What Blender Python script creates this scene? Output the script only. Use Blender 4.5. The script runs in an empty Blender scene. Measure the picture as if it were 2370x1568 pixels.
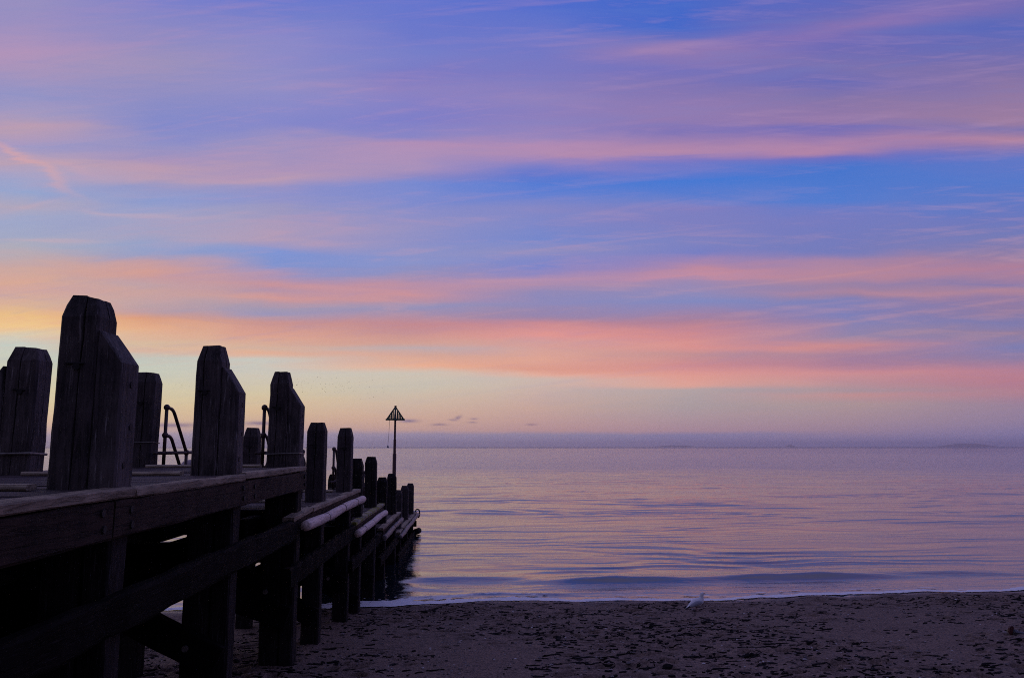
import bpy, bmesh, math, random
import numpy as np
from mathutils import Vector, Matrix, noise as mnoise

random.seed(7)
rng = np.random.default_rng(11)
scene = bpy.context.scene
col = scene.collection

# ------------------------------------------------------------------ camera
EYE = Vector((0.0, 0.0, 4.65))            # sea level is z = 0
YAW, PITCH = math.radians(3.009), math.radians(7.919)
cam_data = bpy.data.cameras.new("camera")
cam_data.sensor_fit = 'HORIZONTAL'
cam_data.sensor_width = 36.0
cam_data.lens = 36.0 * 1790.0 / 2370.0
cam_data.clip_start = 0.1
cam_data.clip_end = 90000.0
cam = bpy.data.objects.new("camera", cam_data)
cam.location = EYE
cam.rotation_euler = (math.pi / 2 + PITCH, 0.0, -YAW)
col.objects.link(cam)
scene.camera = cam

# ------------------------------------------------------------------ view
scene.render.engine = 'CYCLES'
scene.view_settings.view_transform = 'Standard'
scene.view_settings.look = 'None'
scene.view_settings.exposure = 0.0
scene.view_settings.gamma = 1.0
scene.view_settings.use_curve_mapping = False
scene.cycles.use_denoising = False               # a phone picture at dusk keeps a little grain
scene.cycles.denoiser = 'OPENIMAGEDENOISE'
scene.cycles.denoising_input_passes = 'RGB_ALBEDO_NORMAL'
scene.cycles.pixel_filter_type = 'BLACKMAN_HARRIS'
scene.cycles.filter_width = 1.0
scene.cycles.max_bounces = 6
scene.cycles.volume_bounces = 1
scene.cycles.caustics_reflective = False
scene.cycles.caustics_refractive = False

# ------------------------------------------------------------------ dusk sky (world)
def lin(c):
    c = c / 255.0
    return c / 12.92 if c <= 0.04045 else ((c + 0.055) / 1.055) ** 2.4
def hexlin(h):
    return (lin(int(h[0:2], 16)), lin(int(h[2:4], 16)), lin(int(h[4:6], 16)), 1.0)

def rgb(c):
    return (lin(c[0]), lin(c[1]), lin(c[2]), 1.0)
# cloud bands seen towards the sea: bearing u (tangent), then (step down from the top, red, green, blue)
SKY_COLUMNS = [
    (-0.653, [
        (0, 150, 145, 195), (80, 155, 145, 195), (180, 180, 150, 188), (240, 170, 150, 190), (330, 150, 150, 200), (400, 165, 155, 195), (440, 190, 160, 180), (500, 160, 155, 200),
        (560, 192, 165, 182), (600, 170, 165, 200), (660, 150, 168, 210), (710, 180, 170, 190), (760, 160, 170, 205), (830, 165, 172, 200), (880, 175, 175, 190), (940, 205, 170, 165),
        (990, 220, 172, 150), (1020, 215, 170, 160), (1060, 220, 180, 155), (1110, 240, 195, 135), (1150, 245, 205, 145), (1180, 220, 210, 185), (1200, 200, 210, 200), (1300, 205, 205, 180),
        (1400, 220, 205, 160), (1480, 225, 190, 160), (1512, 205, 172, 162), (1522, 172, 155, 168), (1568, 160, 148, 170),
    ]),
    (-0.492, [
        (0, 125, 130, 205), (100, 140, 138, 200), (170, 155, 145, 195), (230, 160, 148, 190), (300, 150, 145, 195), (370, 140, 140, 200), (420, 132, 140, 205), (480, 150, 148, 200),
        (540, 170, 150, 190), (570, 190, 158, 180), (610, 185, 160, 185), (640, 155, 155, 200), (700, 145, 160, 210), (740, 162, 165, 202), (780, 160, 165, 200), (830, 165, 165, 198),
        (870, 150, 165, 205), (900, 155, 162, 200), (930, 200, 160, 165), (960, 215, 160, 150), (990, 195, 165, 170), (1020, 205, 165, 160), (1060, 190, 165, 170), (1085, 190, 160, 165),
        (1110, 225, 160, 125), (1150, 235, 180, 140), (1200, 220, 195, 165), (1225, 230, 190, 160), (1250, 195, 205, 195), (1300, 200, 205, 185), (1400, 220, 205, 160), (1470, 225, 195, 155),
        (1510, 200, 170, 162), (1522, 168, 152, 168), (1568, 156, 147, 170),
    ]),
    (-0.317, [
        (0, 108, 122, 208), (60, 118, 128, 205), (120, 140, 138, 203), (200, 143, 140, 203), (300, 150, 145, 200), (380, 140, 140, 203), (450, 135, 137, 205), (490, 160, 148, 195),
        (540, 165, 148, 190), (600, 175, 150, 188), (625, 190, 158, 182), (660, 150, 148, 200), (700, 145, 148, 205), (740, 160, 155, 195), (790, 170, 155, 190), (840, 185, 160, 185),
        (870, 150, 155, 200), (890, 125, 150, 215), (930, 130, 150, 210), (960, 165, 150, 185), (985, 205, 150, 155), (1015, 185, 150, 170), (1045, 215, 155, 150), (1075, 165, 155, 180),
        (1100, 165, 155, 185), (1130, 205, 150, 145), (1180, 225, 165, 145), (1220, 220, 185, 160), (1240, 235, 180, 150), (1260, 200, 200, 190), (1310, 205, 200, 185), (1380, 215, 200, 165),
        (1440, 222, 190, 150), (1500, 210, 172, 152), (1520, 160, 148, 168), (1568, 148, 140, 168),
    ]),
    (-0.138, [
        (0, 100, 118, 208), (40, 104, 118, 205), (120, 110, 122, 205), (200, 122, 128, 203), (260, 128, 125, 198), (300, 145, 132, 195), (360, 138, 130, 198), (430, 128, 128, 203),
        (480, 140, 135, 200), (510, 180, 145, 185), (560, 175, 145, 185), (600, 172, 148, 190), (620, 150, 140, 195), (650, 122, 140, 212), (720, 130, 142, 208), (790, 152, 148, 198),
        (860, 148, 150, 200), (920, 140, 150, 205), (950, 150, 145, 190), (975, 185, 145, 170), (1020, 210, 150, 155), (1040, 195, 148, 162), (1070, 150, 148, 188), (1100, 175, 145, 170),
        (1125, 200, 140, 145), (1160, 205, 150, 150), (1200, 215, 165, 150), (1225, 190, 175, 180), (1250, 215, 170, 155), (1285, 235, 175, 145), (1310, 205, 195, 180), (1360, 205, 195, 175),
        (1420, 210, 185, 160), (1470, 215, 175, 150), (1510, 205, 165, 150), (1523, 155, 142, 165), (1568, 143, 136, 165),
    ]),
    (0.041, [
        (0, 78, 108, 208), (60, 95, 115, 205), (130, 108, 120, 203), (200, 120, 120, 195), (260, 125, 122, 195), (350, 148, 132, 190), (400, 140, 128, 192), (450, 148, 132, 192),
        (490, 155, 135, 190), (520, 182, 142, 182), (550, 178, 142, 182), (580, 150, 130, 190), (610, 100, 122, 208), (650, 85, 125, 215), (690, 100, 130, 213), (740, 135, 138, 200),
        (800, 132, 138, 202), (850, 118, 138, 208), (890, 148, 145, 195), (930, 125, 135, 205), (955, 150, 135, 185), (985, 185, 145, 172), (1010, 150, 140, 185), (1060, 145, 140, 188),
        (1100, 160, 135, 170), (1120, 205, 140, 148), (1170, 232, 155, 148), (1200, 215, 165, 160), (1220, 225, 165, 150), (1260, 225, 165, 145), (1290, 220, 155, 135), (1310, 230, 175, 155),
        (1330, 205, 185, 175), (1370, 200, 180, 165), (1430, 205, 170, 155), (1510, 195, 153, 150), (1521, 148, 137, 162), (1568, 138, 128, 165),
    ]),
    (0.220, [
        (0, 68, 105, 203), (100, 68, 105, 203), (140, 95, 110, 195), (190, 150, 125, 180), (210, 140, 122, 182), (240, 118, 115, 190), (300, 130, 118, 182), (400, 148, 125, 180),
        (430, 135, 120, 185), (470, 130, 118, 185), (510, 155, 128, 180), (545, 182, 138, 172), (565, 130, 122, 195), (590, 105, 120, 208), (630, 68, 122, 215), (670, 90, 125, 210),
        (720, 105, 128, 205), (750, 128, 128, 195), (800, 130, 132, 195), (860, 128, 132, 195), (900, 120, 128, 198), (925, 150, 130, 180), (950, 195, 140, 160), (975, 160, 140, 180),
        (1000, 145, 138, 185), (1060, 132, 140, 195), (1080, 150, 135, 175), (1120, 175, 130, 155), (1150, 210, 140, 145), (1200, 225, 150, 145), (1230, 200, 148, 150), (1270, 210, 140, 140),
        (1310, 225, 155, 145), (1350, 225, 165, 150), (1365, 180, 165, 165), (1420, 175, 160, 160), (1470, 180, 150, 155), (1510, 180, 145, 155), (1521, 135, 128, 165), (1568, 128, 122, 168),
    ]),
    (0.429, [
        (0, 95, 105, 190), (30, 110, 108, 185), (80, 115, 110, 182), (160, 105, 105, 185), (230, 125, 115, 178), (290, 105, 108, 185), (340, 135, 118, 172), (390, 150, 125, 172),
        (430, 150, 122, 172), (450, 115, 110, 185), (490, 140, 120, 178), (520, 178, 132, 168), (550, 110, 112, 195), (590, 68, 118, 208), (660, 70, 122, 212), (720, 82, 125, 210),
        (770, 118, 125, 195), (830, 122, 130, 195), (880, 118, 125, 190), (920, 175, 135, 165), (935, 160, 130, 170), (970, 190, 138, 155), (1000, 160, 132, 165), (1040, 165, 132, 160),
        (1060, 130, 130, 185), (1100, 128, 130, 188), (1140, 150, 132, 168), (1180, 150, 135, 172), (1205, 205, 140, 145), (1230, 165, 130, 160), (1270, 170, 125, 150), (1300, 205, 140, 145),
        (1340, 190, 140, 150), (1370, 170, 148, 155), (1385, 195, 145, 145), (1420, 175, 150, 150), (1470, 170, 140, 150), (1510, 165, 138, 155), (1522, 130, 125, 165), (1568, 122, 120, 170),
    ]),
    (0.653, [
        (0, 110, 108, 180), (70, 95, 105, 185), (110, 90, 105, 188), (180, 110, 110, 180), (250, 130, 115, 170), (320, 148, 122, 165), (390, 158, 126, 162), (430, 130, 118, 175),
        (490, 178, 132, 160), (520, 130, 118, 180), (560, 100, 120, 200), (640, 85, 122, 205), (700, 95, 122, 200), (760, 110, 122, 192), (830, 120, 125, 185), (900, 145, 128, 170),
        (950, 180, 130, 155), (980, 170, 130, 160), (1000, 140, 125, 172), (1030, 180, 135, 155), (1050, 150, 125, 165), (1100, 145, 125, 165), (1130, 130, 125, 175), (1170, 150, 128, 160),
        (1210, 130, 128, 178), (1250, 150, 128, 165), (1290, 185, 128, 145), (1330, 185, 125, 140), (1380, 175, 128, 145), (1420, 155, 130, 155), (1480, 148, 130, 160), (1520, 130, 122, 165),
        (1568, 120, 118, 168),
    ]),
]
SKY_STREAKS = [   # u, v, half length, half thickness, slope, strength, colour
    (0.4871, 0.5760, 0.1972, 0.01666, 0.180, 0.65, (156, 122, 180)),
    (-0.6559, 0.3857, 0.0520, 0.00780, -0.687, 0.85, (226, 172, 172)),
    (-0.6150, 0.3800, 0.0420, 0.00600, -0.300, 0.55, (214, 168, 180)),
    (-0.5107, 0.3081, 0.0981, 0.00358, -0.077, 0.45, (205, 175, 190)),
    (-0.6227, 0.2677, 0.0746, 0.00354, -0.021, 0.40, (215, 180, 185)),
    (-0.6447, 0.3236, 0.0463, 0.00419, 0.265, 0.35, (205, 175, 190)),
    (0.2231, 0.5391, 0.0892, 0.00507, 0.170, 0.35, (175, 140, 185)),
    (-0.1376, 0.1085, 0.0843, 0.00339, -0.140, 0.50, (242, 182, 148)),
    (0.2254, 0.2244, 0.0970, 0.00408, 0.020, 0.50, (228, 150, 155)),
    (0.3884, 0.3992, 0.3212, 0.00611, 0.042, 0.35, (190, 140, 175)),
    (0.4634, 0.1977, 0.1706, 0.00347, -0.020, 0.30, (205, 145, 160)),
    (0.1775, 0.1300, 0.2141, 0.00398, -0.010, 0.35, (232, 155, 150)),
    (0.1486, 0.0950, 0.1850, 0.00507, -0.060, 0.40, (235, 165, 145)),
    (0.0086, 0.2220, 0.1141, 0.00350, 0.031, 0.35, (220, 158, 160)),
    (-0.1334, 0.0325, 0.0122, 0.00194, 0.000, 0.80, (150, 130, 158)),
    (-0.3250, 0.0297, 0.0189, 0.00221, 0.000, 0.80, (150, 130, 155)),
    (-0.4360, 0.0275, 0.0333, 0.00249, 0.000, 0.80, (150, 130, 155)),
    (-0.0695, 0.0369, 0.0044, 0.00222, 0.300, 0.70, (160, 135, 155)),
    (-0.0933, 0.0275, 0.0100, 0.00122, 0.000, 0.70, (155, 130, 150)),
    (-0.0489, 0.0352, 0.0050, 0.00111, 0.000, 0.60, (160, 135, 155)),
    (0.0250, 0.0281, 0.0067, 0.00110, 0.000, 0.60, (160, 130, 150)),
    (-0.0511, 0.0308, 0.0056, 0.00088, 0.000, 0.60, (160, 135, 155)),
    (-0.0762, 0.0341, 0.0050, 0.00111, 0.000, 0.60, (160, 135, 155)),
]

world = bpy.data.worlds.new("World")
scene.world = world
world.use_nodes = True
wt = world.node_tree
wt.nodes.clear()

class G:
    """tiny helper to write node maths as expressions"""
    def __init__(self, tree): self.t = tree
    def n(self, kind, **kw):
        nd = self.t.nodes.new(kind)
        for k, v in kw.items(): setattr(nd, k, v)
        return nd
    def put(self, sock, val):
        if hasattr(val, 'links'): self.t.links.new(val, sock)
        else: sock.default_value = val
    def m(self, op, a, b=0.0, c=0.0, clamp=False):
        nd = self.n('ShaderNodeMath', operation=op, use_clamp=clamp)
        self.put(nd.inputs[0], a); self.put(nd.inputs[1], b)
        if op in ('MULTIPLY_ADD', 'COMPARE', 'SMOOTH_MIN'): self.put(nd.inputs[2], c)
        return nd.outputs[0]
    def vec(self, x, y, z):
        nd = self.n('ShaderNodeCombineXYZ')
        self.put(nd.inputs[0], x); self.put(nd.inputs[1], y); self.put(nd.inputs[2], z)
        return nd.outputs[0]
    def dot(self, a, v):
        nd = self.n('ShaderNodeVectorMath', operation='DOT_PRODUCT')
        self.put(nd.inputs[0], a); nd.inputs[1].default_value = v
        return nd.outputs['Value']
    def noise(self, v, scale, detail=4.0, rough=0.5, dist=0.0):
        nd = self.n('ShaderNodeTexNoise')
        self.put(nd.inputs['Vector'], v)
        nd.inputs['Scale'].default_value = scale
        nd.inputs['Detail'].default_value = detail
        nd.inputs['Roughness'].default_value = rough
        nd.inputs['Distortion'].default_value = dist
        return nd.outputs['Fac']
    def rng(self, x, a, b, lo=0.0, hi=1.0, smooth=False):
        nd = self.n('ShaderNodeMapRange', interpolation_type='SMOOTHSTEP' if smooth else 'LINEAR')
        nd.clamp = True
        self.put(nd.inputs['Value'], x)
        for k, v in (('From Min', a), ('From Max', b), ('To Min', lo), ('To Max', hi)):
            nd.inputs[k].default_value = v
        return nd.outputs['Result']
    def mix(self, f, a, b, blend='MIX'):
        nd = self.n('ShaderNodeMix', data_type='RGBA', blend_type=blend)
        self.put(nd.inputs[0], f); self.put(nd.inputs[6], a); self.put(nd.inputs[7], b)
        return nd.outputs[2]
    def ramp(self, x, stops, interp='LINEAR'):
        nd = self.n('ShaderNodeValToRGB')
        r = nd.color_ramp
        r.interpolation = interp
        while len(r.elements) > 1: r.elements.remove(r.elements[-1])
        r.elements[0].position, r.elements[0].color = stops[0]
        for p, c in stops[1:]:
            e = r.elements.new(p); e.color = c
        self.put(nd.inputs[0], x)
        return nd.outputs[0]

g = G(wt)
direction = g.n('ShaderNodeTexCoord').outputs['Generated']
FWD = (math.sin(YAW), math.cos(YAW), 0.0)          # bearing of the middle of the bay
RGT = (math.cos(YAW), -math.sin(YAW), 0.0)
df = g.dot(direction, FWD)
dr = g.dot(direction, RGT)
dz = g.dot(direction, (0, 0, 1))
hor = g.m('SQRT', g.m('MAXIMUM', g.m('SUBTRACT', 1.0, g.m('MULTIPLY', dz, dz)), 1e-4))
dfc = g.m('MAXIMUM', df, g.m('MULTIPLY', hor, 0.45))
u0 = g.m('DIVIDE', dr, dfc)
v0 = g.m('DIVIDE', dz, dfc)
# wind-drawn wisps bend the bands
amt = g.rng(v0, 0.0, 0.25, 0.06, 1.0)
wob = g.m('SUBTRACT', g.noise(g.vec(g.m('MULTIPLY', u0, 1.6), g.m('MULTIPLY', v0, 7.0), 0.3), 1.0, 3.0, 0.5, 0.6), 0.5)
wob2 = g.m('SUBTRACT', g.noise(g.vec(g.m('MULTIPLY', u0, 3.5), g.m('MULTIPLY', v0, 30.0), 4.1), 1.0, 5.0, 0.55, 0.8), 0.5)
wob3 = g.m('SUBTRACT', g.noise(g.vec(g.m('MULTIPLY', u0, 5.0), g.m('MULTIPLY', v0, 4.0), 9.7), 1.0, 2.0), 0.5)
v = g.m('MULTIPLY_ADD', g.m('MULTIPLY', wob, amt), 0.045, v0)
v = g.m('MULTIPLY_ADD', g.m('MULTIPLY', wob2, amt), 0.030, v)
bank = g.m('SUBTRACT', g.noise(g.vec(g.m('MULTIPLY', u0, 30.0), 0.5, 2.0), 1.0, 4.0), 0.5)
v = g.m('MULTIPLY_ADD', bank, 0.0035, v)
u = g.m('MULTIPLY_ADD', wob3, 0.10, u0)
u = g.m('MULTIPLY_ADD', wob2, 0.10, u)
VMAX = 0.64
def band_height(step):                               # tangent of the elevation of a band row
    return math.tan(PITCH + math.atan((784.0 - step * 0.6607) / 1790.0))
vr = g.m('DIVIDE', v, VMAX, clamp=True)
sky_col = None
prev_u = None
for cu, s in SKY_COLUMNS:
    rows = [(max(0.0, band_height(k)),) + tuple(x_ * (1.17 if k > 1515 else 1.10 if k > 1250 else 1.03) for x_ in rgb((r_, g_, b_))[:3]) for k, r_, g_, b_ in s][::-1]
    while len(rows) > 30:                            # a colour ramp holds 32 stops: drop the least useful
        def err(i):
            a_, b_, c_ = rows[i - 1], rows[i], rows[i + 1]
            t_ = (b_[0] - a_[0]) / (c_[0] - a_[0] + 1e-9)
            return sum(abs(b_[j] - a_[j] * (1 - t_) - c_[j] * t_) for j in (1, 2, 3)) * (c_[0] - a_[0])
        rows.pop(min(range(1, len(rows) - 1), key=err))
    stops = [(q_[0] / VMAX, q_[1:] + (1.0,)) for q_ in rows]
    c = g.ramp(vr, stops, 'LINEAR')
    sky_col = c if sky_col is None else g.mix(g.rng(u, prev_u, cu), sky_col, c)
    prev_u = cu
for i, (su, sv, sw, sh, ss, sa, sc) in enumerate(SKY_STREAKS):
    low = sv < 0.04
    if low: sh *= 1.15; sa = min(0.9, sa * 1.1); sc = tuple(x_ - 14 for x_ in sc)
    da = g.m('SUBTRACT', u0 if low else u, su)
    line = g.m('MULTIPLY_ADD', da, ss, sv)
    dv = g.m('SUBTRACT', g.m('MULTIPLY_ADD', bank, 0.004, v0) if low else v, line)
    q = g.m('MULTIPLY', g.m('MULTIPLY', da, da), -1.0 / sw ** 2)
    e = g.m('EXPONENT', g.m('MULTIPLY_ADD', g.m('MULTIPLY', dv, dv), -1.0 / sh ** 2, q))
    if not low:
        e = g.m('MULTIPLY', e, g.rng(wob2, -0.25, 0.2, 0.35, 1.25))
    sky_col = g.mix(g.m('MULTIPLY', e, sa, clamp=True), sky_col, rgb(sc))
# fine feathered texture of the cirrus, drawn out and rising to the right
w1 = g.noise(g.vec(g.m('MULTIPLY', u0, 2.4), g.m('MULTIPLY', g.m('MULTIPLY_ADD', u0, -0.12, v0), 36.0), 2.2), 1.0, 8.0, 0.62, 1.3)
w2 = g.noise(g.vec(g.m('MULTIPLY', u0, 7.0), g.m('MULTIPLY', g.m('MULTIPLY_ADD', u0, 0.05, v0), 95.0), 5.0), 1.0, 6.0, 0.62, 0.9)
w3 = g.noise(g.vec(g.m('MULTIPLY', u0, 1.7), g.m('MULTIPLY', v0, 5.0), 7.0), 1.0, 2.0)
wisp = g.m('MULTIPLY_ADD', g.m('SUBTRACT', w2, 0.5), 0.55, g.m('SUBTRACT', w1, 0.5))
wisp = g.m('MULTIPLY', g.m('MULTIPLY', wisp, g.rng(w3, 0.3, 0.65, 0.35, 1.2)), g.rng(v0, 0.02, 0.14, 0.12, 1.0))
lit = g.ramp(vr, [(0.0, rgb((225, 170, 150))), (0.25, rgb((236, 168, 155))), (0.5, rgb((205, 160, 185))), (1.0, rgb((178, 145, 195)))])
sky_col = g.mix(g.m('MULTIPLY', g.m('MAXIMUM', wisp, 0.0), 1.2, clamp=True), sky_col, lit)
sky_col = g.mix(g.m('MULTIPLY', g.m('MAXIMUM', g.m('MULTIPLY', wisp, -1.0), 0.0), 0.75, clamp=True), sky_col, rgb((112, 136, 206)))
# overhead and landward sky go on as thin lavender cirrus over dusk blue
cl = g.noise(direction, 2.2, 5.0, 0.55, 0.6)
over = g.mix(g.rng(cl, 0.35, 0.7), hexlin('5f6cae'), hexlin('8d80aa'))
sky_col = g.mix(g.rng(dz, 0.50, 0.80, smooth=True), sky_col, over)
land = g.ramp(g.m('MAXIMUM', dz, 0.0), [(0.0, hexlin('463f49')), (0.12, hexlin('504656')), (0.3, hexlin('565270')), (0.6, hexlin('5f6496')), (1.0, hexlin('606aa0'))])
land = g.mix(g.rng(cl, 0.4, 0.75, 0.0, 0.6), land, hexlin('63586f'))
behind = g.rng(g.m('DIVIDE', df, hor), 0.10, -0.75, smooth=True)
sky_col = g.mix(behind, sky_col, land)

SUN_ELEV, SUN_AZ = math.radians(1.0), math.radians(-44.0)     # sun at the horizon, left of the frame
nishita = g.n('ShaderNodeTexSky', sky_type='NISHITA')
nishita.sun_disc = False
nishita.sun_elevation = SUN_ELEV
nishita.sun_rotation = SUN_AZ
nishita.dust_density = 1.0
base_bg = g.n('ShaderNodeBackground')
wt.links.new(nishita.outputs[0], base_bg.inputs[0])
base_bg.inputs[1].default_value = 0.05
cloud_bg = g.n('ShaderNodeBackground')
wt.links.new(sky_col, cloud_bg.inputs[0])
cloud_bg.inputs[1].default_value = 1.0
mixs = g.n('ShaderNodeMixShader')
mixs.inputs[0].default_value = 0.94              # thin cloud veils almost all of the clear sky
wt.links.new(base_bg.outputs[0], mixs.inputs[1])
wt.links.new(cloud_bg.outputs[0], mixs.inputs[2])
wout = g.n('ShaderNodeOutputWorld')
wt.links.new(mixs.outputs[0], wout.inputs[0])
world.cycles.sampling_method = 'MANUAL'
world.cycles.sample_map_resolution = 512

# ------------------------------------------------------------------ sun, almost set
sun_data = bpy.data.lights.new("sun", 'SUN')
sun_data.energy = 0.10
sun_data.angle = math.radians(8.0)
sun_data.color = (1.0, 0.62, 0.38)
sun = bpy.data.objects.new("sun", sun_data)
sdir = Vector((math.sin(SUN_AZ) * math.cos(SUN_ELEV), math.cos(SUN_AZ) * math.cos(SUN_ELEV), math.sin(SUN_ELEV)))
sun.rotation_euler = sdir.to_track_quat('Z', 'Y').to_euler()
sun.location = (-60, 60, 30)
col.objects.link(sun)

# ------------------------------------------------------------------ helpers
WORLD_LOC = {}
def tag(o, label=None, cat=None, group=None, kind=None):
    if label: o['label'] = label
    if cat: o['category'] = cat
    if group: o['group'] = group
    if kind: o['kind'] = kind
    return o
def empty(name, loc):
    o = bpy.data.objects.new(name, None)
    o.empty_display_size = 0.3
    o.location = loc
    col.objects.link(o)
    WORLD_LOC[o.name] = Vector(loc)
    return o
def link_obj(name, me, loc, parent=None):
    o = bpy.data.objects.new(name, me)
    loc = Vector(loc)
    if parent is not None:
        o.parent = parent
        o.location = loc - WORLD_LOC[parent.name]
    else:
        o.location = loc
    col.objects.link(o)
    WORLD_LOC[o.name] = loc
    return o
def build(name, verts, faces, mat, parent=None, smooth=False, origin=None):
    V = [Vector(q) for q in verts]
    if origin is None:
        lo = Vector((min(q.x for q in V), min(q.y for q in V), min(q.z for q in V)))
        hi = Vector((max(q.x for q in V), max(q.y for q in V), max(q.z for q in V)))
        origin = (lo + hi) / 2
    origin = Vector(origin)
    me = bpy.data.meshes.new(name)
    me.from_pydata([tuple(q - origin) for q in V], [], faces)
    bm = bmesh.new(); bm.from_mesh(me)
    bmesh.ops.recalc_face_normals(bm, faces=bm.faces)
    bm.to_mesh(me); bm.free()
    me.materials.append(mat)
    if smooth:
        me.polygons.foreach_set('use_smooth', [True] * len(me.polygons))
    return link_obj(name, me, origin, parent)
def grid_object(name, X, Y, Z, mat, smooth=True):
    """X, Y, Z: 2-D numpy arrays"""
    ny, nx = X.shape
    co = np.stack([X, Y, Z], -1).reshape(-1, 3).astype(np.float32)
    i = np.arange(ny * nx).reshape(ny, nx)
    quads = np.stack([i[:-1, :-1], i[:-1, 1:], i[1:, 1:], i[1:, :-1]], -1).reshape(-1, 4).astype(np.int32)
    return np_mesh(name, co, quads, mat, smooth)
def np_mesh(name, co, quads, mat, smooth=True, parent=None):
    me = bpy.data.meshes.new(name)
    k = quads.shape[1]
    me.vertices.add(len(co)); me.vertices.foreach_set('co', co.astype(np.float32).ravel())
    me.loops.add(quads.size); me.loops.foreach_set('vertex_index', quads.astype(np.int32).ravel())
    me.polygons.add(len(quads))
    me.polygons.foreach_set('loop_start', (np.arange(len(quads)) * k).astype(np.int32))
    me.polygons.foreach_set('loop_total', np.full(len(quads), k, np.int32))
    me.update(calc_edges=True)
    me.polygons.foreach_set('use_smooth', np.full(len(quads), smooth))
    me.materials.append(mat)
    return link_obj(name, me, (0, 0, 0), parent)
class Soup:
    def __init__(self): self.v = []; self.f = []
    def add(self, v, f):
        b = len(self.v); self.v += [tuple(q) for q in v]; self.f += [tuple(b + i for i in q) for q in f]
def rings(levels, close=True):
    """join equal point rings into a closed tube"""
    n = len(levels[0]); v = [p for l in levels for p in l]; f = []
    for k in range(len(levels) - 1):
        for i in range(n):
            a, b = k * n + i, k * n + (i + 1) % n
            f.append((a, b, b + n, a + n))
    if close:
        f.append(tuple(range(n))[::-1])
        f.append(tuple(range((len(levels) - 1) * n, len(levels) * n)))
    return v, f
def chamfer_rect(w, h, c):
    a, b = w / 2, h / 2
    return [(-a + c, -b), (a - c, -b), (a, -b + c), (a, b - c), (a - c, b), (-a + c, b), (-a, b - c), (-a, -b + c)]
def beam_mesh(p0, p1, w, h, seg=4, jit=0.006, c=0.015, up=(0, 0, 1), r=random):
    p0, p1 = Vector(p0), Vector(p1)
    d = (p1 - p0).normalized()
    s = d.cross(Vector(up)).normalized(); t = s.cross(d)
    L = []
    for k in range(seg + 1):
        q = p0.lerp(p1, k / seg)
        L.append([q + s * (a + r.uniform(-jit, jit)) + t * (b + r.uniform(-jit, jit)) for a, b in chamfer_rect(w, h, c)])
    return rings(L)
def beam(name, p0, p1, w, h, mat, parent, **k):
    return build(name, *beam_mesh(p0, p1, w, h, **k), mat, parent)
def fillet(path, r=0.08, n=4):
    P = [Vector(q) for q in path]; out = [P[0]]
    for i in range(1, len(P) - 1):
        a = (P[i - 1] - P[i]); b = (P[i + 1] - P[i])
        ra = min(r, a.length * 0.45, b.length * 0.45)
        s, e = P[i] + a.normalized() * ra, P[i] + b.normalized() * ra
        for k in range(n + 1):
            t = k / n
            out.append(s.lerp(P[i], t).lerp(P[i].lerp(e, t), t))
    out.append(P[-1]); return out
def tube_mesh(path, rad, n=8, close=True):
    P = [Vector(q) for q in path]; L = []
    rads = rad if isinstance(rad, (list, tuple)) else [rad] * len(P)
    ref = Vector((0.31, 0.17, 0.93)).normalized()
    for i, p in enumerate(P):
        d = (P[min(i + 1, len(P) - 1)] - P[max(i - 1, 0)]).normalized()
        rr = ref if abs(d.dot(ref)) < 0.9 else Vector((1, 0, 0))
        s = d.cross(rr).normalized(); t = s.cross(d)
        L.append([p + (s * math.cos(2 * math.pi * k / n) + t * math.sin(2 * math.pi * k / n)) * rads[i] for k in range(n)])
    return rings(L, close)
def ball_mesh(c, r, n=10, m=6, sq=(1, 1, 1)):
    c = Vector(c); L = []
    for j in range(m + 1):
        th = math.pi * (0.04 + 0.92 * j / m)
        L.append([c + Vector((r * sq[0] * math.sin(th) * math.cos(2 * math.pi * k / n), r * sq[1] * math.sin(th) * math.sin(2 * math.pi * k / n), -r * sq[2] * math.cos(th))) for k in range(n)])
    return rings(L)

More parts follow.
